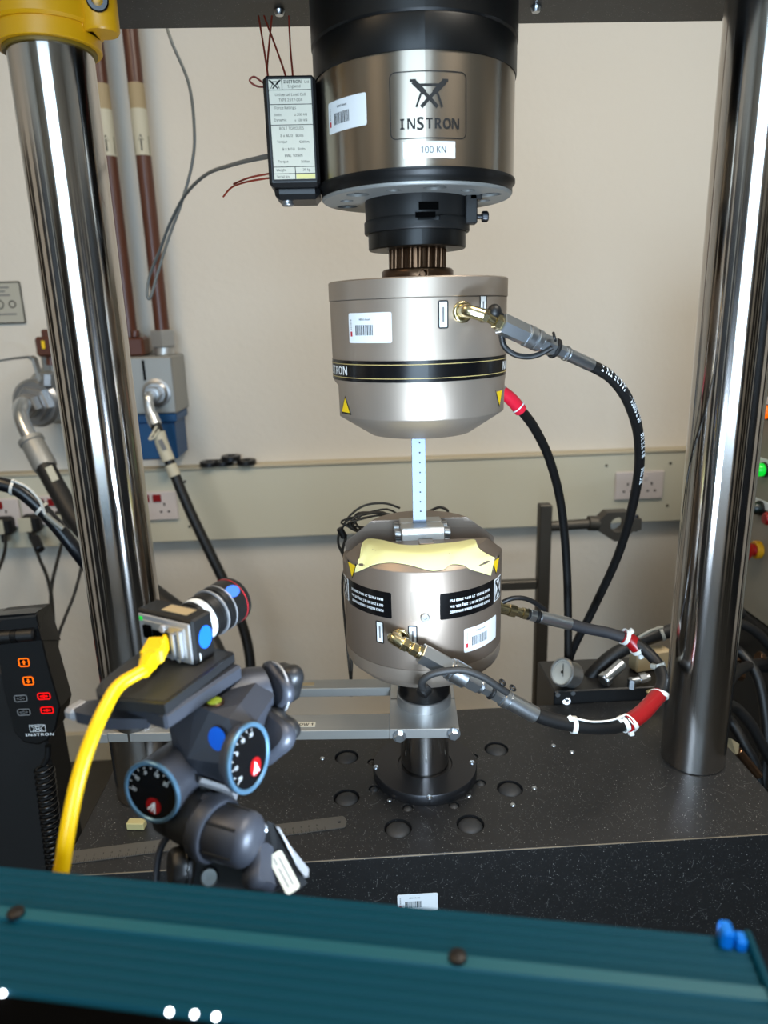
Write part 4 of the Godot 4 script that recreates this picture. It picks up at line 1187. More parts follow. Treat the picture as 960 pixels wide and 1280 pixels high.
		if i == 1:
			part("ferrite", p, [G.new().cyl(Vector3(-0.9765, -0.0916, -1.295), Vector3(-0.9508, -0.1193, -1.26), 0.014, 14, 0.003), M.hose_blue])
	var c := thing("thin_cable", "thin black cable slanting down past the fat hose to the handset", "cable", Vector3(-0.6542, -0.144, -0.6))
	part("cable", c, [G.new().tube([Vector3(-0.6111, 0.0484, -0.7), Vector3(-0.6129, 0.0185, -0.68), Vector3(-0.6221, -0.025, -0.65), Vector3(-0.6346, -0.0619, -0.62), Vector3(-0.6438, -0.0939, -0.6), Vector3(-0.653, -0.1674, -0.58)], 0.0030, 8, 6), M.rubber])
	# the sign on the wall
	var s := thing("wall_sign", "small framed instruction sign on the wall, printed with circles", "sign", Vector3(-1.0423, 0.5011, -1.4))
	var sc := Vector3(-1.025, 0.5492, -1.399)
	var lay := on_plane(Transform3D(Basis(), sc))
	part("board", s, [G.new().bx(sc + Vector3(0, 0, 0.002), Vector3(0.150, 0.108, 0.004), 0.0005), M.sign_white, G.new().frame_line(lay, Vector2.ZERO, Vector2(0.149, 0.107), 0.004, 0.0, 0.0045), M.tube_steel])
	var g := G.new()
	for i in 3:
		g.stroke(lay, Vector2(-0.06, 0.040 - 0.010 * i), Vector2(0.045 - 0.012 * (i % 2), 0.040 - 0.010 * i), 0.004, 0.0045)
	g.stroke(lay, Vector2(-0.06, -0.030), Vector2(0.055, -0.030), 0.004, 0.0045)
	part("print", s, [g, M.print_grey])
	part("printed_circle", s, [G.new().torus(sc + Vector3(0.047, -0.004, 0.004), Vector3(0, 0, 1), 0.0085, 0.0014, 20), M.print_black])
	part("printed_circle", s, [G.new().torus(sc + Vector3(0.012, -0.004, 0.004), Vector3(0, 0, 1), 0.011, 0.0014, 20), M.print_black])


func ribbon(p: Vector3, w: float) -> Array:
	var e := 0.003
	return [p + Vector3(-e, -e, -w / 2), p + Vector3(e, e, -w / 2), p + Vector3(e, e, w / 2), p + Vector3(-e, -e, w / 2)]


func socket(c: Vector3, label: String, red: bool) -> void:
	var t := thing("wall_socket", label, "socket", c, "sockets on the trunking")
	part("plate", t, [G.new().bx(c + Vector3(0, 0, 0.005), Vector3(0.146, 0.086, 0.010), 0.003), M.socket_white])
	for s in [-1, 1]:
		var o := c + Vector3(0.036 * s, -0.006, 0.0101)
		var g := G.new().bx(o + Vector3(0, 0.011, 0), Vector3(0.0045, 0.009, 0.0006)).bx(o + Vector3(-0.011, -0.011, 0), Vector3(0.007, 0.005, 0.0006)).bx(o + Vector3(0.011, -0.011, 0), Vector3(0.007, 0.005, 0.0006))
		part("pin_hole", t, [g, M.hole])
		var q := c + Vector3(0.017 * s, 0.024, 0.011)
		part("switch", t, [G.new().bx(q, Vector3(0.024 if red else 0.010, 0.022 if red else 0.014, 0.006), 0.0015), M.push_red if red else M.socket_white])


func behind() -> void:
	# tube stand between the frame and the wall
	var t := thing("tube_stand", "square tube stand behind the hoses with a clamp boss on its arm", "stand", Vector3(0.27, -0.88, -0.75))
	var x := 0.3328
	part("post", t, [G.new().bx(Vector3(x, -0.40, -0.75), Vector3(0.026, 2.0 * (0.0958 + 0.40), 0.026), 0.002), M.tube_steel])
	part("foot", t, [G.new().bx(Vector3(x, -0.872, -0.75), Vector3(0.30, 0.016, 0.30), 0.002), M.tube_steel])
	part("crossbar", t, [G.new().bx((Vector3(0.1967, -0.083, -0.75) + Vector3(0.3222, -0.0815, -0.75)) / 2.0, Vector3(0.118, 0.02, 0.02), 0.002), M.tube_steel])
	part("arm", t, [G.new().cyl(Vector3(0.3391, 0.046, -0.75), Vector3(0.4437, 0.0486, -0.75), 0.011, 20, 0.001).cyl(Vector3(0.4265, 0.0494, -0.75), Vector3(0.4489, 0.0484, -0.75), 0.016, 20, 0.001), M.tube_steel])
	var cc := Vector3(0.4886, 0.0467, -0.75)
	var poly := []
	for p in [[-0.043, -0.012], [-0.043, 0.012], [-0.026, 0.028], [0.02, 0.028], [0.032, 0.012], [0.048, 0.011], [0.048, -0.013], [0.030, -0.016], [0.012, -0.036], [-0.008, -0.036]]:
		poly.append(Vector2(p[0], p[1]))
	cut("clamp_boss", t, G.new().prism(poly, -0.014, 0.014, Transform3D(Basis(), cc)), [G.new().cyl(cc + Vector3(-0.002, 0, -0.05), cc + Vector3(-0.002, 0, 0.05), 0.0165, 28)], M.tube_steel)
	part("clamp_bolt", t, [G.new().cyl(cc + Vector3(0.040, -0.019, 0), cc + Vector3(0.040, 0.017, 0), 0.006, 6), M.dark_steel])
	# manifold, gauge and the fittings on it
	t = thing("manifold_block", "black manifold block behind the table with pale plate and zinc fittings on top", "manifold", Vector3(0.255, -0.88, -0.17))
	part("body", t, [G.new().bx(Vector3(0.258, -0.04, -0.168), Vector3(0.158, 0.115, 0.083), 0.0015), M.black_satin])
	part("bracket", t, [G.new().bx(Vector3(0.258, -0.49, -0.175), Vector3(0.05, 0.78, 0.05), 0.002), M.black_matt])
	for p in [Vector3(0.1834, 0.0133, -0.1262), Vector3(0.1962, 0.0034, -0.1262), Vector3(0.203, 0.0145, -0.1262)]:
		part("screw", t, [G.new().cyl(p, p + Vector3(0, 0, 0.002), 0.003, 10), M.zinc])
	part("end_cap", t, [G.new().cyl(Vector3(0.1952, 0.0035, -0.1262), Vector3(0.1949, 0.004, -0.1253), 0.0055, 16, 0.001), M.steel])
	part("plate", t, [G.new().box(Transform3D(Basis(Vector3.UP, 0.2), Vector3(0.322, 0.0315, -0.175)), Vector3(0.052, 0.026, 0.02), 0.002), M.tape_paper])
	var e := Vector3(0.2808, 0.024, -0.13)
	part("fitting", t, [G.new().cyl(e, Vector3(0.3034, 0.0296, -0.13), 0.0045, 12).cyl(e + Vector3(0, 0.004, 0), e + Vector3(0, -0.009, 0), 0.0055, 6).cyl(Vector3(0.2909, 0.028, -0.13), Vector3(0.2992, 0.0298, -0.13), 0.0065, 6), M.zinc])
	e = Vector3(0.245, 0.0244, -0.135)
	part("fitting", t, [G.new().cyl(e, Vector3(0.2748, 0.04, -0.15), 0.0075, 16, 0.001).cyl(e, Vector3(0.2529, 0.0269, -0.14), 0.0092, 6, 0.001), M.zinc])
	part("fitting", t, [G.new().cyl(Vector3(0.2919, 0.0164, -0.11), Vector3(0.3099, 0.0221, -0.11), 0.005, 12, 0.001), M.yellow_zinc])
	var g := thing("pressure_gauge", "small round pressure gauge with a steel case and pale dial behind the table", "gauge", Vector3(0.196, 0.0175, -0.155))
	var gp := Vector3(0.1912, 0.0398, -0.135)
	var n := Vector3(-0.7647, 0.4763, 0.434)
	part("case", g, [G.new().rod(gp - n * 0.022, gp, [Vector2(0, 0), Vector2(0.0165, 0), Vector2(0.0165, 0.019), Vector2(0.0185, 0.020), Vector2(0.0185, 0.0235), Vector2(0.0165, 0.0245), Vector2(0.0160, 0.0215), Vector2(0, 0.0215)], 40).cyl(gp - n * 0.012, Vector3(gp.x + 0.012, 0.0175, gp.z - 0.012), 0.006, 12), M.steel])
	var lay := on_plane(facing(gp, n))
	var dial := G.new()
	for k in 28:
		var a := deg_to_rad(-45.0 + 270.0 * k / 27.0)
		var d := Vector2(cos(a), sin(a))
		dial.stroke(lay, d * 0.0125, d * (0.0145 if k % 3 else 0.0150), 0.0003)
	dial.stroke(lay, Vector2(0.004, -0.005), Vector2(-0.003, 0.010), 0.0011, 0.0006)
	dial.dot(lay, Vector2.ZERO, 0.002, -1.0, 0.0007)
	part("dial", g, [G.new().dot(lay, Vector2.ZERO, 0.0160, -1.0, 0.0, 32), M.gauge_face, dial, M.print_black], "pale dial with a black needle")
	var h := thing("hydraulic_hose", "thick black hose arching from the manifold block to behind the chromed column", "hose", Vector3(0.23, 0.0175, -0.17), "hydraulic hoses")
	var hp := [Vector3(0.2337, 0.0062, -0.165), Vector3(0.2459, 0.0233, -0.165), Vector3(0.2675, 0.0416, -0.168), Vector3(0.2952, 0.0545, -0.172), Vector3(0.3242, 0.0618, -0.178), Vector3(0.3588, 0.065, -0.19), Vector3(0.4104, 0.0676, -0.21), Vector3(0.4839, 0.0586, -0.25)]
	part("hose", h, [G.new().tube(hp, 0.0092, 16, 8), M.rubber])
	tie(h, Vector3(0.3373, 0.0644, -0.181), Vector3(1, 0.35, 0), 0.0094, "tie_clear")
	part("tie_strip", h, [G.new().tube([Vector3(0.2988, 0.0695, -0.162), Vector3(0.3145, 0.0765, -0.165), Vector3(0.3346, 0.078, -0.172)], 0.0022, 6, 5), M.tie_clear])
	# coil of thin wire hanging behind the lower grip
	var w := thing("wire_coil", "tangle of thin dark wire hanging behind the lower grip", "wire", Vector3(-0.0772, 0.1814, -0.1))
	var cg := G.new()
	var rng := RandomNumberGenerator.new()
	rng.seed = 9
	var cp := []
	for k in 46:
		var a := k * 1.05
		var m := Vector3(-0.0493, 0.2608, -0.1)
		cp.append(m + Vector3(cos(a) * 0.031 * rng.randf_range(0.6, 1.15) + 0.003, sin(a) * 0.012 * rng.randf_range(0.5, 1.2), sin(a * 0.7) * 0.008))
	cg.tube(cp, 0.0012, 6, 4)
	cg.tube([Vector3(-0.0144, 0.2753, -0.1), Vector3(-0.0323, 0.2817, -0.1), Vector3(-0.055, 0.2798, -0.1), Vector3(-0.0718, 0.2683, -0.1), Vector3(-0.0805, 0.2545, -0.1), Vector3(-0.0845, 0.2471, -0.1)], 0.0013, 6, 6)
	cg.tube([Vector3(-0.0824, 0.2527, -0.1), Vector3(-0.0774, 0.2429, -0.1), Vector3(-0.0818, 0.2258, -0.1), Vector3(-0.0753, 0.206, -0.1), Vector3(-0.0784, 0.1764, -0.1), Vector3(-0.0748, 0.1255, -0.1), Vector3(-0.0802, 0.041, -0.1)], 0.0019, 6, 6)
	cg.tube([Vector3(-0.0843, 0.2509, -0.1), Vector3(-0.0859, 0.2356, -0.1), Vector3(-0.0787, 0.2111, -0.1), Vector3(-0.0839, 0.1767, -0.1), Vector3(-0.0782, 0.0409, -0.1)], 0.0016, 6, 6)
	cg.tube([Vector3(0.0174, 0.2693, -0.1), Vector3(0.0312, 0.2744, -0.1), Vector3(0.0403, 0.2683, -0.1), Vector3(0.0265, 0.2632, -0.1)], 0.0016, 6, 6)
	part("strands", w, [cg, M.tube_steel])
	part("connector", w, [G.new().cyl(Vector3(-0.0842, 0.2547, -0.1), Vector3(-0.0783, 0.243, -0.1), 0.004, 10, 0.001), M.rubber])
	# grey signal cable and thin orange wires at the load cell's box
	w = thing("signal_cable", "grey signal cable hanging in a long loop to the black terminal box", "cable", Vector3(-0.3978, 0.5229, -0.6))
	part("cable", w, [G.new().tube([Vector3(-0.18, 0.935, -0.06), Vector3(-0.24, 0.955, -0.2)] + [Vector3(-0.3165, 0.934, -0.55), Vector3(-0.3125, 0.8945, -0.55), Vector3(-0.2932, 0.8363, -0.56), Vector3(-0.2931, 0.7721, -0.57), Vector3(-0.3033, 0.7283, -0.58), Vector3(-0.326, 0.677, -0.59), Vector3(-0.358, 0.6175, -0.6), Vector3(-0.3827, 0.5612, -0.6), Vector3(-0.3973, 0.5268, -0.6), Vector3(-0.4021, 0.5321, -0.6), Vector3(-0.3947, 0.5615, -0.6), Vector3(-0.368, 0.601, -0.58), Vector3(-0.3399, 0.6384, -0.55), Vector3(-0.3018, 0.6711, -0.5), Vector3(-0.2509, 0.6801, -0.4), Vector3(-0.1982, 0.6686, -0.28), Vector3(-0.1496, 0.6435, -0.12), Vector3(-0.1217, 0.624, -0.01)], 0.0024, 10, 8), M.wire_grey])
	w = thing("orange_wires", "thin orange wires twisting above and behind the black terminal box", "wire", Vector3(-0.1045, 0.676, -0.01))
	var runs := [[Vector3(-0.1328, 0.7444, -0.05), Vector3(-0.1284, 0.7161, -0.03), Vector3(-0.1234, 0.6827, 0), Vector3(-0.121, 0.6739, 0.01)], [Vector3(-0.1279, 0.7444, -0.05), Vector3(-0.1175, 0.7129, -0.03), Vector3(-0.1087, 0.6825, 0), Vector3(-0.1086, 0.6735, 0)], [Vector3(-0.1209, 0.7443, -0.05), Vector3(-0.1235, 0.7224, -0.04), Vector3(-0.1254, 0.6947, -0.02), Vector3(-0.1232, 0.6767, 0)], [Vector3(-0.1055, 0.7406, -0.04), Vector3(-0.1051, 0.7128, -0.03), Vector3(-0.1027, 0.6824, 0), Vector3(-0.1032, 0.6746, 0)], [Vector3(-0.1236, 0.6805, -0.02), Vector3(-0.1347, 0.6807, -0.02), Vector3(-0.1412, 0.6851, -0.02), Vector3(-0.1369, 0.6881, -0.02), Vector3(-0.129, 0.683, -0.02), Vector3(-0.1222, 0.6817, -0.02)], [Vector3(-0.1273, 0.6078, -0.02), Vector3(-0.1501, 0.6067, -0.03), Vector3(-0.1678, 0.6056, -0.05), Vector3(-0.1782, 0.599, -0.06)], [Vector3(-0.1256, 0.6117, -0.02), Vector3(-0.1484, 0.61, -0.03), Vector3(-0.166, 0.6083, -0.05)], [Vector3(-0.1192, 0.5952, 0), Vector3(-0.1154, 0.59, 0), Vector3(-0.1136, 0.5854, 0)]]
	for i in runs.size():
		part("wire", w, [G.new().tube(runs[i], 0.00085, 8, 8), M.wire_orange])
	# dark hose with white ties at the left edge
	w = thing("tied_hose", "blue-black hose with white cable ties entering from beside the wall plugs", "hose", Vector3(-0.4787, 0.1472, -0.35))
	var wp := [Vector3(-0.5976, 0.2709, -0.35), Vector3(-0.5756, 0.2677, -0.35), Vector3(-0.5521, 0.2584, -0.35), Vector3(-0.5323, 0.2396, -0.35), Vector3(-0.5151, 0.2171, -0.35), Vector3(-0.4982, 0.1906, -0.35), Vector3(-0.4824, 0.1625, -0.35), Vector3(-0.4676, 0.124, -0.36), Vector3(-0.4421, 0.0419, -0.38), Vector3(-0.4393, -0.0958, -0.4), Vector3(-0.4308, -0.328, -0.42), Vector3(-0.4349, -0.7156, -0.45)]
	part("hose", w, [G.new().tube(wp, 0.0102, 16, 8), M.hose_blue])
	tie(w, Vector3(-0.5574, 0.261, -0.35), Vector3(1, -0.25, 0), 0.0104, "tie_white", Vector3(0.3, 1, 0.4))
	tie(w, Vector3(-0.5226, 0.2283, -0.35), Vector3(1, -1.0, 0), 0.0104, "tie_white")
	part("white_lead", w, [G.new().tube([Vector3(-0.5465, 0.2735, -0.335), Vector3(-0.5302, 0.2635, -0.335), Vector3(-0.5164, 0.244, -0.335), Vector3(-0.5108, 0.2211, -0.335), Vector3(-0.4942, 0.2023, -0.335)], 0.0022, 8, 6), M.tie_white, G.new().tube([Vector3(-0.512, 0.2233, -0.336), Vector3(-0.5023, 0.212, -0.336), Vector3(-0.4903, 0.2006, -0.336)], 0.0042, 8, 6), M.tie_clear])
	# handset on its dark panel
	var pn := thing("side_panel", "tall plain black panel standing behind the hand controller", "panel", Vector3(-0.65, -0.88, -0.24))
	part("board", pn, [G.new().bx(Vector3(-0.686, -0.42, -0.24), Vector3(0.365, 0.92, 0.06), 0.003), M.black_matt])
	handset()


func handset() -> void:
	var t := thing("hand_controller", "black hand controller with lit orange and red keys and a white printed mark", "controller", Vector3(-0.5, -0.05, -0.17))
	var poly := []
	for p in [Vector3(-0.5118, 0.1439, -0.15), Vector3(-0.4595, 0.1466, -0.15), Vector3(-0.4567, 0.0893, -0.15), Vector3(-0.4496, 0.0173, -0.15), Vector3(-0.4603, -0.0143, -0.15), Vector3(-0.4727, -0.03, -0.15), Vector3(-0.4857, -0.035, -0.15), Vector3(-0.5032, -0.0305, -0.15), Vector3(-0.5128, -0.0147, -0.15), Vector3(-0.5163, 0.0483, -0.15)]:
		poly.append(p)
	var back := []
	for p in poly:
		back.append(p + Vector3(0.001, -0.001, -0.034))
	var rim := []
	var mid := Vector3(-0.4861, 0.0578, -0.15)
	for p in poly:
		rim.append(mid + (p - mid) * 0.96 + Vector3(0, 0, 0.002))
	part("body", t, [G.new().loft([rim, poly, back]), M.black_satin])
	part("top_shell", t, [G.new().loft([[Vector3(-0.5121, 0.1462, -0.1495), Vector3(-0.461, 0.1479, -0.1495), Vector3(-0.4575, 0.1128, -0.1465), Vector3(-0.5094, 0.1091, -0.1465)], [Vector3(-0.5299, 0.1404, -0.185), Vector3(-0.4583, 0.1445, -0.185), Vector3(-0.4517, 0.0941, -0.185), Vector3(-0.5313, 0.0848, -0.185)]]), M.black_gloss])
	part("thumbwheel", t, [G.new().cyl(Vector3(-0.5098, 0.1195, -0.145), Vector3(-0.4633, 0.1213, -0.145), 0.0075, 20, 0.002), M.rubber])
	part("thumbwheel_ring", t, [G.new().cyl(Vector3(-0.4915, 0.1196, -0.145), Vector3(-0.4837, 0.1203, -0.145), 0.0083, 20, 0.0005), M.black_gloss])
	var keys := [[30, 828, "lit_amber", "led_key", "lit orange arrow key"], [35.5, 851, "lit_amber", "led_key", "lit orange arrow key"], [26, 873, "hole", "key", "dark key with grey print"], [30, 890, "hole", "key", "dark key with grey print"], [55, 870, "lit_red", "led_key", "lit red key"], [59, 887.5, "lit_red", "led_key", "lit red key"]]
	var at := [Vector3(-0.4842, 0.0831, -0.148), Vector3(-0.4829, 0.0576, -0.148), Vector3(-0.4961, 0.0337, -0.148), Vector3(-0.4952, 0.0143, -0.148), Vector3(-0.467, 0.0354, -0.148), Vector3(-0.4661, 0.0155, -0.148)]
	for i in 6:
		var c: Vector3 = at[i]
		var lay := on_plane(facing(c, Vector3(0, 0, 1)))
		var g := G.new()
		var p := G.new()
		var w := 0.012 if i < 2 else 0.0150
		g.frame_line(lay, Vector2.ZERO, Vector2(w, 0.0105 if i < 2 else 0.0085), 0.0018, 0.002, 0.0004)
		if i < 2:
			var f := 1.0 if i == 0 else -1.0
			p.decal(lay, [Vector2(-0.003, 0), Vector2(0.003, 0), Vector2(0, 0.0035 * f)], 0.0006)
			p.stroke(lay, Vector2(0, 0), Vector2(0, -0.003 * f), 0.0022, 0.0006)
		else:
			p.stroke(lay, Vector2(-0.004, 0), Vector2(0.004, 0), 0.0016, 0.0006)
			p.decal(lay, [Vector2(-0.0055, 0), Vector2(-0.003, -0.002), Vector2(-0.003, 0.002)], 0.0006)
			p.decal(lay, [Vector2(0.0055, 0), Vector2(0.003, 0.002), Vector2(0.003, -0.002)], 0.0006)
			p.dot(lay, Vector2.ZERO, 0.0022, -1.0, 0.0006, 10)
		var m: String = keys[i][2]
		part(keys[i][3], t, [G.new().sheet(lay, Vector2.ZERO, Vector2(w, 0.0105 if i < 2 else 0.0085), 0.002, -0.0005, 0.0003, 3), M.black_gloss, g, M[m] if m != "hole" else M.print_grey, p, M[m] if m != "hole" else M.print_grey], keys[i][4])
	var lc := Vector3(-0.4808, -0.0094, -0.1478)
	var lay := on_plane(facing(lc, Vector3(0, 0, 1), Vector3(0.02, 1, 0)))
	var g := G.new().frame_line(lay, Vector2(-0.001, 0.0), Vector2(0.0195, 0.0095), 0.0008, 0.0, 0.0004)
	emblem(g, lay, Vector2(-0.001, 0), 0.016, 0.0075)
	g.text(lay, "INSTRON", Vector2(0.0005, -0.0092), 0.0038, false, true, 0.0004, 0.036)
	part("print", t, [g, M.print_white], "white printed mark and letters")
	var hp := []
	var p0 := Vector3(-0.4812, -0.0464, -0.165)
	hp = [p0, Vector3(-0.4836, -0.062, -0.165), Vector3(-0.4905, -0.0737, -0.165)]
	part("lead", t, [G.new().tube(hp, 0.0042, 10, 6), M.rubber])
	var coil := []
	var c0 := Vector3(-0.4911, -0.0773, -0.165)
	var c1 := Vector3(-0.5002, -0.2589, -0.165)
	for k in 161:
		var f := k / 160.0
		var a := f * TAU * 20.0
		coil.append(c0.lerp(c1, f) + Vector3(cos(a) * 0.0115, 0, sin(a) * 0.0115))
	part("coiled_lead", t, [G.new().tube(coil, 0.0021, 7, 2), M.black_gloss], "coiled black lead")


func control_side() -> void:
	var X := 0.68
	var t := thing("control_cabinet", "grey control cabinet beside the column with labels over its buttons and black lower half", "cabinet", Vector3(0.93, -0.88, -0.55))
	part("housing", t, [G.new().bx(Vector3(0.93, 0.26, -0.53), Vector3(0.5, 0.69, 0.54), 0.004), M.cabinet_grey])
	part("lower_housing", t, [G.new().bx(Vector3(0.935, -0.483, -0.55), Vector3(0.51, 0.79, 0.60), 0.004), M.black_matt], "black lower half")
	var out := Vector3(-1, 0, 0)
	for e in [[Vector3(0.68, 0.3196, -0.5812), 0.16], [Vector3(0.68, 0.2093, -0.559), 0.18], [Vector3(0.68, 0.1335, -0.5438), 0.18]]:
		part("label_strip", t, [G.new().bx(e[0] + Vector3(-0.001, 0, 0), Vector3(0.002, 0.014, e[1])), M.label_white])
	var lamps := [["indicator_lamp", Vector3(0.68, 0.3007, -0.5596), "lit_orange", "round orange lamp glowing at the cabinet's top row", "lamp"], ["indicator_lamp", Vector3(0.68, 0.1975, -0.5515), "lit_green", "round green lamp glowing under a white label strip", "lamp"], ["push_button", Vector3(0.68, 0.1258, -0.55), "push_green", "dark green push button under the lowest label strip", "button"], ["push_button", Vector3(0.68, 0.1179, -0.5077), "push_red", "flat red push button cut by the frame beside the dark green one", "button"]]
	for e in lamps:
		var b := thing(e[0], e[3], e[4], e[1])
		part("bezel", b, [G.new().cyl(e[1], e[1] + out * 0.006, 0.014, 20, 0.001), M.rubber])
		part("lamp_cap" if e[4] == "lamp" else "cap", b, [G.new().rod(e[1] + out * 0.005, e[1] + out * 0.02, [Vector2(0, 0), Vector2(0.0118, 0), Vector2(0.0118, 0.010), Vector2(0.009, 0.014), Vector2(0, 0.015)], 20), M[e[2]]])
		if e[4] == "lamp":
			var o := OmniLight3D.new()
			o.name = "lamp_light"
			o.position = out * 0.03
			o.light_color = M[e[2]].emission
			o.light_energy = 0.00015
			o.light_size = 0.01
			o.shadow_enabled = true
			b.add_child(o)
	var s := Vector3(0.68, 0.0487, -0.5399)
	var b := thing("stop_button", "red mushroom stop button on a yellow collar low on the grey cabinet", "button", s)
	part("collar", b, [G.new().cyl(s, s + out * 0.012, 0.017, 24, 0.002), M.push_yellow])
	part("mushroom", b, [G.new().rod(s + out * 0.012, s + out * 0.05, [Vector2(0, 0), Vector2(0.012, 0), Vector2(0.012, 0.006), Vector2(0.021, 0.016), Vector2(0.022, 0.024), Vector2(0.018, 0.030), Vector2(0, 0.032)], 28), M.push_red])
	# cables and plugs in the dark beside the table
	var c := thing("cable_bundle", "dark cables and hoses hanging beside the table's end, one with a beige plug", "cable", Vector3(0.45, -0.30, -0.2))
	for p in [[Vector3(0.70, -0.2, -0.62), Vector3(0.56, -0.06, -0.45)] + [Vector3(0.4868, -0.0096, -0.3), Vector3(0.5087, -0.021, -0.28), Vector3(0.5238, -0.0526, -0.25), Vector3(0.5274, -0.1282, -0.22), Vector3(0.5171, -0.2227, -0.2)], [Vector3(0.69, -0.1, -0.4), Vector3(0.5, -0.03, -0.25)] + [Vector3(0.4138, -0.0181, -0.15), Vector3(0.4341, -0.0348, -0.15), Vector3(0.4567, -0.0604, -0.15), Vector3(0.48, -0.099, -0.15), Vector3(0.5228, -0.1718, -0.15)], [Vector3(0.69, -0.15, -0.45), Vector3(0.5, -0.06, -0.3)] + [Vector3(0.4286, -0.0579, -0.2), Vector3(0.4569, -0.0851, -0.2), Vector3(0.4699, -0.1119, -0.18), Vector3(0.4853, -0.1449, -0.17), Vector3(0.4921, -0.2038, -0.16)], [Vector3(0.4579, 0.0318, -0.3), Vector3(0.4961, 0.0233, -0.3), Vector3(0.5423, 0.001, -0.3), Vector3(0.5934, -0.056, -0.3)]]:
		part("cable", c, [G.new().tube(p, 0.0075, 12, 6), M.rubber])
	part("plug", c, [G.new().loft([[Vector3(0.3926, -0.044, -0.1), Vector3(0.3963, -0.0593, -0.1), Vector3(0.4031, -0.0709, -0.115), Vector3(0.3994, -0.0553, -0.115)], [Vector3(0.3993, -0.0435, -0.095), Vector3(0.408, -0.0672, -0.095), Vector3(0.4213, -0.0862, -0.12), Vector3(0.4123, -0.0617, -0.12)], [Vector3(0.4106, -0.0522, -0.095), Vector3(0.4111, -0.0663, -0.095), Vector3(0.4195, -0.0795, -0.112), Vector3(0.4191, -0.0651, -0.112)]]), M.tape_paper], "beige plug")
	part("ferrule", c, [G.new().cyl(Vector3(0.4157, -0.0686, -0.105), Vector3(0.4455, -0.1051, -0.1), 0.0058, 12, 0.001), M.bronze])
	part("fitting", c, [G.new().cyl(Vector3(0.5201, -0.0384, -0.3), Vector3(0.5283, -0.0443, -0.3), 0.009, 8, 0.001).cyl(Vector3(0.5495, -0.04, -0.3), Vector3(0.5576, -0.0445, -0.3), 0.009, 8, 0.001).cyl(Vector3(0.5209, -0.07, -0.3), Vector3(0.5291, -0.0746, -0.3), 0.008, 8, 0.001), M.bronze])


# a knob with lobes round its rim, between two points of its axis
func lobed(a: Vector3, b: Vector3, r: float, lobes: int, swell: float, turn := 0.0) -> G:
	var xf := G.along(a, b - a)
	var l := (b - a).length()
	var rings := []
	for e in [[0.0, 0.82], [0.12, 0.96], [0.5, 1.0], [0.85, 0.96], [1.0, 0.8]]:
		var ring := []
		for k in 36:
			var t := TAU * k / 36.0
			var rr: float = r * e[1] * (1.0 - swell + swell * cos(lobes * t + turn))
			ring.append(xf * Vector3(sin(t) * rr, l * e[0], cos(t) * rr))
		rings.append(ring)
	return G.new().loft(rings, true)


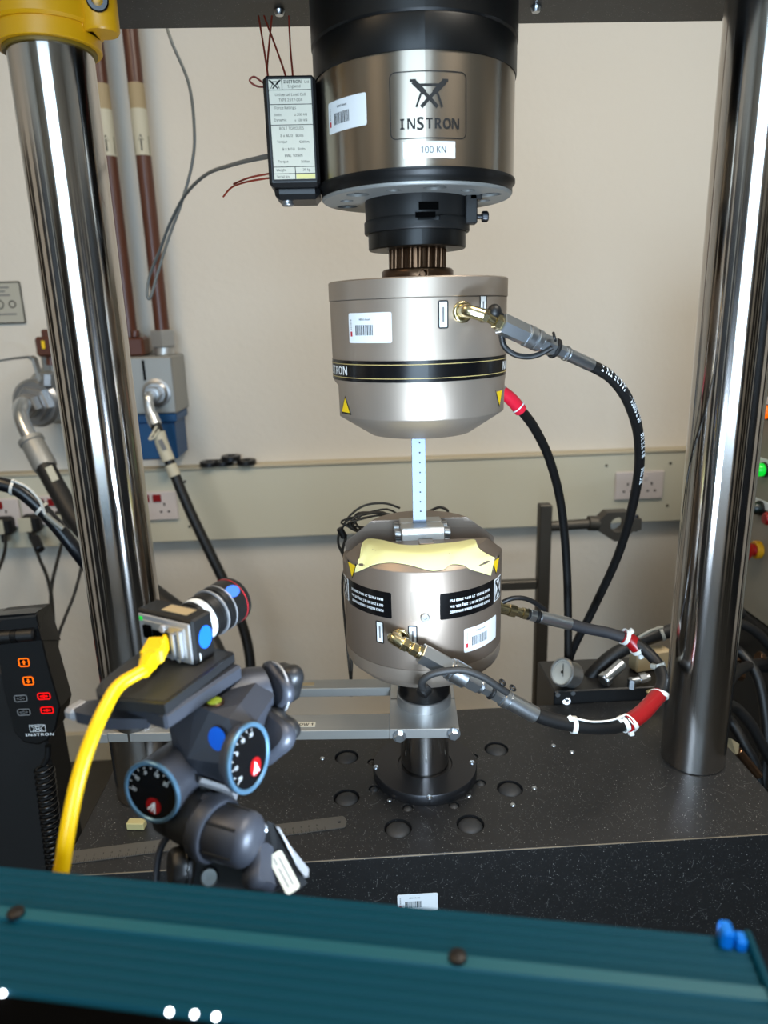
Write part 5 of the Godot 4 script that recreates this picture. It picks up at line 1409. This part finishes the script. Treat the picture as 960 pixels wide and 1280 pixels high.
func camera_rig() -> void:
	var F := Transform3D(Vector3(0.8547, 0, 0.5191), Vector3(0, 1, 0), Vector3(-0.5191, 0, 0.8547), Vector3(-0.1794, 0.2923, 0.2861))
	var at := func(x: float, y: float, z: float) -> Vector3: return F * Vector3(x, y, z)
	var t := thing("machine_camera", "small black cube camera with a silver back panel and a stubby lens", "camera", F.origin)
	var B := F.basis
	part("body", t, [G.new().box(Transform3D(B, at.call(0, 0.0146, -0.0084)), Vector3(0.044, 0.0287, 0.0166), 0.0012), M.black_satin])
	part("back_panel", t, [G.new().box(Transform3D(B, at.call(0, 0.0138, 0.0004)), Vector3(0.0405, 0.0255, 0.0014), 0.0006), M.silver,
		G.new().box(Transform3D(B, at.call(0, 0.0138, 0.0010)), Vector3(0.0330, 0.0190, 0.0010), 0.0004), M.aluminium,
		G.new().box(Transform3D(B, at.call(-0.0125, 0.0165, 0.0020)), Vector3(0.006, 0.008, 0.0028), 0.0004).box(Transform3D(B, at.call(-0.0022, 0.0120, 0.0020)), Vector3(0.0125, 0.0130, 0.0010), 0.0002), M.hole], "silver back panel")
	part("connector_ring", t, [G.new().box(Transform3D(B, at.call(0.0085, 0.0120, 0.0024)), Vector3(0.0028, 0.0150, 0.0032), 0.0004).box(Transform3D(B, at.call(0.0135, 0.0130, 0.0022)), Vector3(0.0025, 0.0170, 0.0026), 0.0004).cyl(at.call(0.0015, 0.0215, 0.001), at.call(0.0015, 0.0215, 0.0045), 0.0022, 12, 0.0003).cyl(at.call(0.006, 0.0035, 0.001), at.call(0.006, 0.0035, 0.003), 0.0014, 10).cyl(at.call(0.0115, 0.0030, 0.001), at.call(0.0115, 0.0030, 0.003), 0.0014, 10), M.silver])
	part("led_mark", t, [G.new().box(Transform3D(B, at.call(-0.0178, 0.0238, 0.0012)), Vector3(0.0022, 0.0022, 0.0005)), M.lit_green])
	part("label", t, [G.new().box(Transform3D(B, at.call(0.004, 0.02905, -0.0085)), Vector3(0.020, 0.0004, 0.0085)), M.tape_paper])
	var side := on_plane(Transform3D(Basis(-B.z, B.y, B.x), at.call(0.0221, 0.0146, -0.0080)))
	part("blue_dot", t, [G.new().dot(side, Vector2(0.0012, 0.0005), 0.0056, 0.0070, 0.0002, 28), M.dot_blue, G.new().stroke(side, Vector2(-0.0045, -0.0125), Vector2(-0.0045, -0.0075), 0.0008), M.print_white], "round blue sticker")
	var la: Vector3 = at.call(0.001, 0.0140, -0.016)
	var lb: Vector3 = at.call(0.001, 0.0165, -0.060)
	var ld := (lb - la).normalized()
	var lens := part("lens", t, [G.new().rod(la, lb, [Vector2(0, 0), Vector2(0.0125, 0), Vector2(0.0125, 0.004), Vector2(0.0138, 0.0045), Vector2(0.0138, 0.013), Vector2(0.0146, 0.0135), Vector2(0.0146, 0.0185), Vector2(0.0142, 0.019), Vector2(0.0142, 0.024), Vector2(0.0153, 0.0245), Vector2(0.0153, 0.0425), Vector2(0.0147, 0.044), Vector2(0.0128, 0.044), Vector2(0.0115, 0.040), Vector2(0, 0.040)], 48), M.black_satin])
	part("white_band", lens, [G.new().lathe([Vector2(0.0136, 0.0075), Vector2(0.0141, 0.0075), Vector2(0.0141, 0.0122), Vector2(0.0136, 0.0122)], G.along(la, ld), 48, true), M.label_white])
	for s in [0.0215, 0.0290]:
		part("grip_ring", lens, [G.new().lathe([Vector2(0.0140, s - 0.0005), Vector2(0.0155, s - 0.0005), Vector2(0.0155, s + 0.0005), Vector2(0.0140, s + 0.0005)], G.along(la, ld), 48, true), M.silver])
	part("red_ring", lens, [G.new().lathe([Vector2(0.0150, 0.0395), Vector2(0.01545, 0.0395), Vector2(0.01545, 0.0400), Vector2(0.0150, 0.0400)], G.along(la, ld), 48, true), M.print_red])
	var up := (Vector3.UP - ld * ld.y).normalized()
	var nn := (up * 0.72 + B.x * 0.62 + B.z * 0.1).normalized()
	var dp := la + ld * 0.0345 + nn * 0.0155
	part("blue_dot", lens, [G.new().dot(on_plane(facing(dp, nn, ld)), Vector2.ZERO, 0.0042, 0.0055, 0.0002, 24), M.dot_blue], "round blue sticker")

	# yellow network cable
	var y := thing("network_cable", "yellow network cable plugged into the back of the cube camera", "cable", Vector3(-0.2145, 0.2298, 0.384))
	var p0: Vector3 = at.call(-0.0015, 0.0125, 0.004)
	var p1 := Vector3(-0.1826, 0.3045, 0.3096)
	var dir := (p1 - p0).normalized()
	var pb := G.along(p0, dir, B.x)
	var bb := Basis((B.x - dir * dir.dot(B.x)).normalized(), dir, Vector3.ZERO)
	bb.z = bb.x.cross(dir)
	part("plug", y, [G.new().box(Transform3D(bb, p0 + dir * 0.010), Vector3(0.0125, 0.0185, 0.0092), 0.0014).box(Transform3D(bb, p0 + dir * 0.004 + bb.x * 0.0040 + bb.z * -0.004), Vector3(0.003, 0.012, 0.003), 0.0008).box(Transform3D(bb, p0 + dir * 0.0205), Vector3(0.0098, 0.005, 0.0080), 0.0014), M.cable_yellow])
	part("boot", y, [G.new().rod(p0 + dir * 0.022, p0 + dir * 0.04, [Vector2(0, 0), Vector2(0.0052, 0), Vector2(0.0052, 0.004), Vector2(0.0044, 0.006), Vector2(0.0038, 0.013), Vector2(0, 0.013)], 18), M.cable_yellow])
	var cs: Array = [p0 + dir * 0.024, p0 + dir * 0.032]
	cs.append_array([Vector3(-0.1927, 0.302, 0.3328), Vector3(-0.1967, 0.2968, 0.3444), Vector3(-0.2009, 0.2867, 0.3574), Vector3(-0.2052, 0.2727, 0.3684), Vector3(-0.2091, 0.2547, 0.3773), Vector3(-0.2126, 0.2368, 0.3831), Vector3(-0.2156, 0.2223, 0.3849), Vector3(-0.2235, 0.1766, 0.3827)])
	part("cable", y, [G.new().tube(cs, 0.0034, 14, 8, 0.0039), M.cable_yellow])

	# geared tripod head
	var h := thing("tripod_head", "dark grey geared tripod head with two numbered dials carrying the cube camera", "tripod head", Vector3(F.origin.x, -0.88, F.origin.z))
	var plate := []
	for q in [Vector2(0.036, 0.0393), Vector2(0.020, 0.0440), Vector2(0.006, 0.0484), Vector2(-0.004, 0.0478), Vector2(-0.0108, 0.044), Vector2(-0.0160, 0.036), Vector2(-0.0225, 0.010), Vector2(-0.0240, -0.020), Vector2(0.028, -0.0245), Vector2(0.031, -0.0226)]:
		plate.append(Vector2(q.x, -q.y))
	var flat := Transform3D(Basis(B.x, -B.z, B.y), F.origin)
	part("quick_plate", h, [G.new().prism(plate, -0.0058, -0.0002, flat), M.head_dark])
	var pad := []
	for q in plate:
		pad.append(Vector2(0.006, -0.012) + (q - Vector2(0.006, -0.012)) * 0.92)
	part("plate_pad", h, [G.new().prism(pad, -0.0004, 0.0001, flat), M.rubber_worn])
	part("plate_holder", h, [G.new().box(Transform3D(B, at.call(0.021, -0.0110, 0.0085)), Vector3(0.030, 0.0098, 0.063), 0.0015), M.head_grey])
	# lock lever under the plate
	part("lever", h, [G.new().loft([[at.call(0.022, -0.012, 0.040), at.call(0.022, -0.018, 0.040), at.call(0.012, -0.018, 0.020), at.call(0.012, -0.012, 0.020)], [at.call(0.0, -0.012, 0.050), at.call(0.0, -0.019, 0.050), at.call(-0.008, -0.019, 0.030), at.call(-0.008, -0.012, 0.030)], [at.call(-0.020, -0.0125, 0.052), at.call(-0.020, -0.019, 0.052), at.call(-0.022, -0.019, 0.038), at.call(-0.022, -0.0125, 0.038)], [at.call(-0.029, -0.0135, 0.047), at.call(-0.029, -0.0195, 0.047), at.call(-0.028, -0.0195, 0.041), at.call(-0.028, -0.0135, 0.041)]]), M.head_grey])
	part("lever_tip", h, [G.new().box(Transform3D(B, at.call(-0.0275, -0.0165, 0.0455)), Vector3(0.008, 0.0075, 0.013), 0.002), M.silver])
	# main housing: a faceted front, swept back
	var f := [Vector3(-0.1596, 0.2772, 0.314), Vector3(-0.1507, 0.2756, 0.3189), Vector3(-0.1402, 0.2725, 0.3223), Vector3(-0.137, 0.266, 0.3242), Vector3(-0.1383, 0.2483, 0.3311), Vector3(-0.1648, 0.2493, 0.3235)]
	var m := [Vector3(-0.1787, 0.2639, 0.3054), Vector3(-0.1611, 0.2746, 0.3032), Vector3(-0.1353, 0.2738, 0.3097), Vector3(-0.1269, 0.2647, 0.3167), Vector3(-0.137, 0.2297, 0.329), Vector3(-0.1722, 0.2368, 0.3184)]
	var back := []
	var away := Vector3(0.25, 0.0, -0.97)
	for q in m:
		back.append(q + away * 0.032)
	part("housing", h, [G.new().loft([f, m, back]), M.head_grey])
	part("housing_foot", h, [G.new().loft([[Vector3(-0.1579, 0.2368, 0.3283), Vector3(-0.1399, 0.2323, 0.3323), Vector3(-0.1407, 0.2349, 0.3316), Vector3(-0.1569, 0.2393, 0.3276)], [Vector3(-0.1696, 0.2207, 0.3105), Vector3(-0.1417, 0.2134, 0.3157), Vector3(-0.1391, 0.2211, 0.3137), Vector3(-0.1673, 0.2297, 0.3081)]]), M.silver])
	var fl := on_plane(facing(Vector3(-0.1452, 0.262, 0.3244), (f[1] - f[4]).cross(f[0] - f[4]).normalized()))
	if (f[1] - f[4]).cross(f[0] - f[4]).dot(Vector3(0, 0, 1)) < 0.0:
		fl = on_plane(facing(Vector3(-0.1452, 0.262, 0.3244), -(f[1] - f[4]).cross(f[0] - f[4]).normalized()))
	part("blue_dot", h, [G.new().dot(fl, Vector2(-0.0005, 0), 0.0060, 0.0068, 0.0022, 28), M.dot_blue], "round blue sticker")
	var bub: Vector3 = Vector3(-0.1499, 0.2755, 0.3086)
	part("spirit_level", h, [G.new().cyl(bub - Vector3(0, 0.003, 0), bub + Vector3(0, 0.0006, 0), 0.0056, 24, 0.0004), M.bronze, G.new().cyl(bub, bub + Vector3(0, 0.0010, 0), 0.0042, 20, 0.0004), M.bubble], "round spirit level")
	# dials
	var n := Vector3(0.8867, 0.115, 0.4478)
	dial(h, Vector3(-0.1291, 0.2529, 0.3313), n, 0.0192, 0.007, Vector3(0.2, 1, 0), 0.5)
	var n2 := Vector3(-0.3695, 0.1293, 0.9202)
	dial(h, Vector3(-0.1829, 0.2368, 0.3345), n2, 0.0180, 0.052, Vector3(0.45, 1, 0), -0.3)
	# arm and its lobed knobs
	var a0 := Vector3(-0.155, 0.2617, 0.2873)
	var a1 := Vector3(-0.117, 0.2639, 0.2675)
	var ad := (a1 - a0).normalized()
	part("arm", h, [G.new().rod(a0 - ad * 0.01, a1, [Vector2(0, 0), Vector2(0.0150, 0.001), Vector2(0.0160, 0.012), Vector2(0.0152, 0.034), Vector2(0.0132, 0.043), Vector2(0, 0.045)], 32), M.head_grey])
	part("knob", h, [lobed(Vector3(-0.1227, 0.2617, 0.2731), Vector3(-0.1162, 0.2604, 0.2685), 0.0185, 3, 0.13, 0.4), M.head_grey])
	part("knob", h, [lobed(Vector3(-0.1171, 0.2629, 0.2678), Vector3(-0.1086, 0.2622, 0.26), 0.0145, 3, 0.16, 1.6), M.head_dark])
	part("knob", h, [lobed(Vector3(-0.1246, 0.2467, 0.301), Vector3(-0.1181, 0.2401, 0.2948), 0.0178, 3, 0.13, 2.0), M.head_grey])
	part("knob", h, [lobed(Vector3(-0.1188, 0.2448, 0.2934), Vector3(-0.1138, 0.243, 0.2858), 0.0140, 3, 0.16, 0.3), M.head_dark])
	part("knob_edge", h, [G.new().torus(Vector3(-0.1194, 0.2615, 0.2712), Vector3(-0.1162, 0.2604, 0.2685) - Vector3(-0.1227, 0.2617, 0.2731), 0.0158, 0.0009, 32), M.silver])
	# pan section: stepped barrel, collar and the big knob
	var b0 := Vector3(-0.1746, 0.2138, 0.3204)
	var b1 := Vector3(-0.1503, 0.2135, 0.3381)
	var bd := (b1 - b0).normalized()
	var bl := (b1 - b0).length()
	part("neck", h, [G.new().cyl(Vector3(-0.1713, 0.2175, 0.3061), Vector3(-0.1643, 0.2055, 0.3232), 0.0165, 28, 0.002).cyl(Vector3(-0.1589, 0.2279, 0.2985), Vector3(-0.1631, 0.2081, 0.3163), 0.015, 24, 0.002), M.head_dark])
	part("barrel", h, [G.new().rod(b0 - bd * 0.006, b1, [Vector2(0, 0), Vector2(0.0140, 0), Vector2(0.0152, 0.002), Vector2(0.0152, 0.011), Vector2(0.0145, 0.012), Vector2(0.0145, 0.0135), Vector2(0.0154, 0.0145), Vector2(0.0154, bl + 0.004), Vector2(0, bl + 0.004)], 40), M.head_dark])
	part("collar", h, [G.new().rod(b1 - bd * 0.006, b1 + bd * 0.004, [Vector2(0, 0), Vector2(0.0170, 0), Vector2(0.0182, 0.0015), Vector2(0.0182, 0.0085), Vector2(0.0172, 0.010), Vector2(0, 0.010)], 36).box(G.along(Vector3(-0.1528, 0.2265, 0.3324), bd), Vector3(0.009, 0.010, 0.009), 0.002), M.head_grey])
	var k0 := Vector3(-0.1508, 0.2131, 0.3382)
	var k1 := Vector3(-0.1242, 0.2122, 0.35)
	var kd := (k1 - k0).normalized()
	var kl := (k1 - k0).length()
	var knob := part("pan_knob", h, [G.new().rod(k0, k1, [Vector2(0, 0), Vector2(0.0148, 0), Vector2(0.0152, 0.001), Vector2(0.0150, kl * 0.72), Vector2(0.0140, kl * 0.82), Vector2(0.0112, kl * 0.92), Vector2(0.0070, kl * 0.985), Vector2(0, kl)], 40), M.head_grey])
	for k in 6:
		var e := G.along(k0, kd)
		var a := TAU * k / 6.0 + 0.35
		var rad := e.basis * Vector3(sin(a), 0, cos(a)) * 0.0151
		part("rib", knob, [G.new().cyl(k0 + rad + kd * 0.003, k0 + rad * 0.98 + kd * kl * 0.70, 0.0009, 8), M.head_dark])
	# clamp under the head
	var c := thing("grip_clamp", "black clamp with a white maker's label and knurled knobs under the tripod head", "clamp", Vector3(-0.14, -0.88, 0.26))
	part("body", c, [G.new().loft([[Vector3(-0.1617, 0.1955, 0.3385), Vector3(-0.1281, 0.1977, 0.3413), Vector3(-0.1226, 0.1841, 0.3516), Vector3(-0.1638, 0.1821, 0.3473)], [Vector3(-0.1704, 0.1829, 0.3156), Vector3(-0.1297, 0.1841, 0.317), Vector3(-0.123, 0.1624, 0.3284), Vector3(-0.1725, 0.1629, 0.3263)], [Vector3(-0.1713, 0.1698, 0.2933), Vector3(-0.136, 0.1688, 0.295), Vector3(-0.1322, 0.1394, 0.3032), Vector3(-0.1751, 0.1407, 0.3011)]]).cyl(Vector3(-0.1468, 0.173, 0.3349), Vector3(-0.1523, 0.1229, 0.3278), 0.012, 24), M.head_dark])
	part("knurled_knob", c, [lobed(Vector3(-0.1658, 0.1927, 0.3412), Vector3(-0.1752, 0.195, 0.3453), 0.0112, 10, 0.03), M.head_dark, G.new().torus(Vector3(-0.1687, 0.1931, 0.342), Vector3(-0.1752, 0.195, 0.3453) - Vector3(-0.1658, 0.1927, 0.3412), 0.0108, 0.0008, 28), M.black_gloss])
	part("bolt", c, [G.new().rod(Vector3(-0.1545, 0.1864, 0.3434), Vector3(-0.1531, 0.192, 0.3502), [Vector2(0, 0), Vector2(0.0050, 0), Vector2(0.0050, 0.004), Vector2(0.0042, 0.005), Vector2(0.0022, 0.005), Vector2(0.0022, 0.003), Vector2(0, 0.003)], 16), M.zinc])
	part("bolt", c, [G.new().rod(Vector3(-0.1244, 0.2114, 0.3377), Vector3(-0.1227, 0.2169, 0.3446), [Vector2(0, 0), Vector2(0.0030, 0), Vector2(0.0030, 0.002), Vector2(0, 0.003)], 14), M.zinc])
	part("wing_knob", c, [lobed(Vector3(-0.1288, 0.1922, 0.3459), Vector3(-0.1183, 0.1982, 0.3499), 0.0150, 4, 0.12, 0.6), M.head_grey])
	part("jaw", c, [G.new().loft([[Vector3(-0.1313, 0.2073, 0.3386), Vector3(-0.1206, 0.2156, 0.3367), Vector3(-0.1158, 0.2129, 0.3377), Vector3(-0.0996, 0.186, 0.352), Vector3(-0.1076, 0.1818, 0.3549), Vector3(-0.1167, 0.193, 0.3473)], [Vector3(-0.1341, 0.1954, 0.3241), Vector3(-0.123, 0.2041, 0.3221), Vector3(-0.118, 0.2012, 0.3231), Vector3(-0.1011, 0.173, 0.3379), Vector3(-0.1094, 0.1685, 0.3408), Vector3(-0.1189, 0.1804, 0.333)]]), M.head_dark])
	part("lever", c, [G.new().loft([[Vector3(-0.116, 0.2138, 0.3395), Vector3(-0.1143, 0.2134, 0.3397), Vector3(-0.1153, 0.207, 0.3331), Vector3(-0.1171, 0.2075, 0.3329)], [Vector3(-0.1112, 0.207, 0.3436), Vector3(-0.1087, 0.2052, 0.3442), Vector3(-0.1096, 0.1986, 0.3377), Vector3(-0.1122, 0.2004, 0.3371)], [Vector3(-0.1044, 0.1953, 0.3502), Vector3(-0.0983, 0.1943, 0.3508), Vector3(-0.0992, 0.1867, 0.3435), Vector3(-0.1054, 0.1878, 0.3429)], [Vector3(-0.1006, 0.1909, 0.3527), Vector3(-0.0984, 0.1917, 0.3525), Vector3(-0.0991, 0.1848, 0.3461), Vector3(-0.1014, 0.184, 0.3462)]]), M.silver])
	var lc := Vector3(-0.1117, 0.1949, 0.3527)
	var jl := facing(lc, Vector3(0.1033, 0.7988, 0.5927), Vector3(-0.1176, 0.2041, 0.3483) - Vector3(-0.1088, 0.1875, 0.3564))
	var lay := on_plane(jl)
	part("maker_label", c, [G.new().sheet(lay, Vector2.ZERO, Vector2(0.0085, 0.0225), 0.002, -0.0006, 0.0002, 4), M.sign_white, G.new().stroke(lay, Vector2(-0.0015, -0.008), Vector2(-0.0015, 0.003), 0.0008).stroke(lay, Vector2(0.0012, -0.008), Vector2(0.0012, 0.008), 0.0008).stroke(lay, Vector2(-0.0015, 0.005), Vector2(-0.0015, 0.009), 0.0008), M.print_grey], "white label")
	part("jaw_arc", c, [G.new().tube([Vector3(-0.1783, 0.2019, 0.3256), Vector3(-0.1826, 0.1976, 0.3267), Vector3(-0.1856, 0.1915, 0.3282), Vector3(-0.1873, 0.1835, 0.3303), Vector3(-0.1881, 0.1764, 0.3323)], 0.0020, 8, 6).tube([Vector3(-0.1783, 0.2019, 0.3256), Vector3(-0.1737, 0.2005, 0.3262), Vector3(-0.1707, 0.1955, 0.3277)], 0.0016, 8, 6), M.head_grey])
	var foot := Vector3(-0.1523, 0.1229, 0.3278)
	part("centre_column", c, [G.new().cyl(Vector3(foot.x, -0.88, foot.z), foot + Vector3(0, 0.004, 0), 0.013, 20), M.head_dark])
	for k in 3:
		var a := TAU * k / 3.0 + 1.57
		var hub := Vector3(foot.x, -0.25, foot.z)
		part("leg", c, [G.new().cyl(hub, Vector3(foot.x + sin(a) * 0.17, -0.87, foot.z + cos(a) * 0.17), 0.011, 14, 0.002), M.head_dark])


func dial(h: Node3D, p: Vector3, n: Vector3, r: float, deep: float, up: Vector3, turn: float) -> void:
	var xf := facing(p, n, up)
	var d := part("dial", h, [G.new().rod(p - n * deep, p, [Vector2(0, 0), Vector2(r * 0.90, 0), Vector2(r * 0.94, deep * 0.5), Vector2(r * 0.97, deep * 0.85), Vector2(r, deep - 0.003), Vector2(r, deep - 0.001), Vector2(r * 0.985, deep), Vector2(0, deep)], 48), M.head_grey])
	part("rim", d, [G.new().lathe([Vector2(r * 0.86, -0.0008), Vector2(r * 1.0, -0.0008), Vector2(r * 1.0, 0.0006), Vector2(r * 0.97, 0.0012), Vector2(r * 0.90, 0.0012), Vector2(r * 0.86, 0.0004)], G.along(p, n), 56, true), M.ring_blue], "pale blue metal rim")
	var lay := on_plane(xf)
	var g := G.new()
	for k in 9:
		var a := PI * (0.35 + 0.8 * k / 8.0) + turn * 0.3
		var e := Vector2(cos(a), sin(a))
		g.stroke(lay, e * r * 0.76, e * r * 0.82, 0.0004, 0.0006)
		if k % 2 == 0:
			g.text(lay, ["20", "10", "0", "10", "20"][k / 2], e * r * 0.64, 0.0022, false, false, 0.0006)
	var red := G.new().dot(lay, Vector2(r * 0.22, -r * 0.38), r * 0.27, -1.0, 0.0006, 24)
	var c := Vector2(r * 0.22, -r * 0.38)
	var mk := G.new()
	for s in [-1.0, 0.0, 1.0]:
		mk.stroke(lay, c + Vector2(0.0, r * 0.14), c + Vector2(r * 0.13 * s, -r * 0.2), 0.0009, 0.0008)
	part("dial_face", d, [G.new().dot(lay, Vector2.ZERO, r * 0.87, -1.0, 0.0004, 40), M.black_gloss, g, M.print_white, red, M.push_red, mk, M.print_white], "black dial face with white figures and a red mark")


func light_bar() -> void:
	var L := Vector3(-0.2331, 0.25, 0.3989)
	var t := thing("light_bar", "teal anodised lamp bar with ribbed top across the foreground", "lamp", Vector3(-0.05, -0.88, 0.46))
	var s0 := -0.14
	var s1 := 0.318
	var xf := Transform3D(Basis(-BAR_N, Vector3.UP, -BAR_U), L)   # x towards the viewer, y up, z back along the bar
	var poly := [Vector2(0, -0.052), Vector2(0, -0.0015), Vector2(0.0015, 0)]
	var x := 0.004
	while x < 0.055:
		if absf(x - 0.026) > 0.0035:
			poly.append(Vector2(x, 0))
			poly.append(Vector2(x + 0.0008, -0.0005))
			poly.append(Vector2(x + 0.0014, -0.0005))
			poly.append(Vector2(x + 0.0022, 0))
		x += 0.0048
	poly.append_array([Vector2(0.0575, 0), Vector2(0.059, -0.0015), Vector2(0.059, -0.003), Vector2(0.054, -0.004), Vector2(0.054, -0.052)])
	part("body", t, [G.new().prism(poly, -s1, -s0, xf), M.teal])
	part("ridge", t, [G.new().prism([Vector2(0.0228, -0.001), Vector2(0.0234, 0.0014), Vector2(0.0286, 0.0014), Vector2(0.0292, -0.001)], -s1, -s0, xf), M.teal_lit])
	part("dot_rail", t, [G.new().box(xf * Transform3D(Basis(), Vector3(0.0665, -0.024, -(s0 + s1) / 2)), Vector3(0.0150, 0.047, s1 - s0 - 0.006), 0.001), M.hole])  # dark rail that carries the white dots
	part("under_tray", t, [G.new().box(xf * Transform3D(Basis(), Vector3(0.0290, -0.034, -(s0 + s1) / 2)), Vector3(0.0565, 0.044, s1 - s0 - 0.006), 0.001), M.black_satin])
	part("end_plate", t, [G.new().box(xf * Transform3D(Basis(), Vector3(0.0295, -0.0255, -s1 - 0.0015)), Vector3(0.061, 0.057, 0.003), 0.001), M.teal])
	part("clip", t, [G.new().box(xf * Transform3D(Basis(), Vector3(0.0035, 0.003, -s1 + 0.0075)), Vector3(0.007, 0.009, 0.0045), 0.001).box(xf * Transform3D(Basis(), Vector3(0.0045, 0.0015, -s1 + 0.0025)), Vector3(0.006, 0.006, 0.004), 0.001), M.teal_plastic], "bright blue plastic clip")
	for p in [Vector3(-0.2118, 0.2514, 0.4304), Vector3(-0.0331, 0.2514, 0.4648)]:
		part("screw", t, [G.new().rod(p, p + Vector3(0, 0.01, 0), [Vector2(0, 0), Vector2(0.0034, 0), Vector2(0.0034, 0.0016), Vector2(0.0026, 0.0022), Vector2(0, 0.0022)], 18), M.screw_brown])
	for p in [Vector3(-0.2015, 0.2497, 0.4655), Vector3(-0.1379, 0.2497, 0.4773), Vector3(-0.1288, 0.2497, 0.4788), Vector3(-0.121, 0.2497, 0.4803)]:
		part("glowing_dot", t, [G.new().ball(p, 0.0013, 10), M.lit_spot])  # row of tiny glowing white balls
	part("lamp_window", t, [G.new().box(Transform3D(Basis(-BAR_U, LAMP_N.cross(-BAR_U), LAMP_N), BAR_AT), Vector3(0.12, 0.04, 0.002), 0.0004), M.lit_white])
	var hood := Transform3D(Basis(BAR_N, Vector3.UP, BAR_U), L + BAR_U * 0.195)
	part("lamp_hood", t, [G.new().prism([Vector2(0, -0.010), Vector2(0.0015, -0.0102), Vector2(0.0215, -0.0445), Vector2(0.0205, -0.0462), Vector2(0, -0.0462)], 0.0, 0.12, hood), M.black_satin])
	var mid := L + BAR_U * 0.2 - BAR_N * 0.03
	part("stand_pole", t, [G.new().cyl(Vector3(mid.x, -0.88, mid.z), Vector3(mid.x, 0.20, mid.z), 0.009, 18), M.black_matt])
	part("stand_foot", t, [G.new().cyl(Vector3(mid.x, -0.88, mid.z), Vector3(mid.x, -0.868, mid.z), 0.12, 32, 0.003), M.black_matt])


func small_things() -> void:
	# steel rule lying along the table's front edge
	var a := Vector3(-0.0864, 0.0008, 0.0729)
	var b := Vector3(-0.3471, 0.0008, 0.1012)
	var d := (b - a).normalized()
	var n := Vector3(-d.z, 0, d.x)
	if n.z < 0.0:
		n = -n
	var t := thing("steel_rule", "thin steel rule lying along the front edge of the black table", "ruler", (a + b) / 2.0 - Vector3(0, 0.0006, 0))
	var xf := Transform3D(Basis(-d, -n, Vector3.UP), a)
	var end := []
	for k in 9:
		var an := -PI / 2 + PI * k / 8.0
		end.append(Vector2(-0.004 + cos(an) * 0.004, sin(an) * 0.0086))
	end.append_array([Vector2(-0.268, 0.0086), Vector2(-0.268, -0.0086)])
	cut("blade", t, G.new().prism(end, -0.0005, 0.0002, xf), [G.new().cyl(xf * Vector3(-0.007, 0, -0.01), xf * Vector3(-0.007, 0, 0.01), 0.0016, 14)], M.rule_steel)
	var lay := on_plane(xf)
	var g := G.new()
	for i in 34:
		var x := -0.022 - i * 0.0078
		g.stroke(lay, Vector2(x, -0.0086), Vector2(x, -0.0040), 0.0004)
		for k in 3:
			g.stroke(lay, Vector2(x - 0.00195 * (k + 1), -0.0086), Vector2(x - 0.00195 * (k + 1), -0.0062), 0.0003)
		if i > 0 and i < 32:
			g.text(lay, str((40 - i) % 10 if i % 10 != 0 else 10), Vector2(x + 0.0002, -0.0005), 0.0026)
	part("graduations", t, [g, M.print_black])
	t = thing("wood_piece", "small pale wooden offcut lying on the table behind the steel rule", "wood", Vector3(-0.2948, 0, 0.0699))
	var w := Vector3(-0.2955, 0, 0.0676)
	part("piece", t, [G.new().box(Transform3D(Basis(Vector3.UP, -0.12), w + Vector3(0, 0.0042, -0.004)), Vector3(0.0175, 0.0078, 0.009), 0.0008), M.wood])
	# rings on the trunking's ledge
	var at := [Vector3(-0.4802, 0.0899, -1.365), Vector3(-0.4424, 0.0894, -1.372), Vector3(-0.4171, 0.0975, -1.362), Vector3(-0.3748, 0.0901, -1.367)]
	for i in 4:
		var p: Vector3 = at[i]
		p.y = 0.0818 if i != 2 else 0.0968
		var r := thing("steel_ring", ["dark steel ring on the trunking ledge, the one nearest the tagged slim hose", "dark steel ring on the trunking ledge, half under another ring", "dark steel ring resting on top of the others on the ledge", "black ring on the trunking ledge, farthest from the tagged slim hose"][i], "ring", p, "rings on the trunking ledge")
		part("ring", r, [G.new().lathe([Vector2(0.013, 0), Vector2(0.0265, 0), Vector2(0.028, 0.0015), Vector2(0.028, 0.0125), Vector2(0.0265, 0.014), Vector2(0.013, 0.014)], Transform3D(Basis(), p), 28, true), M.dark_steel if i != 3 else M.black_satin])
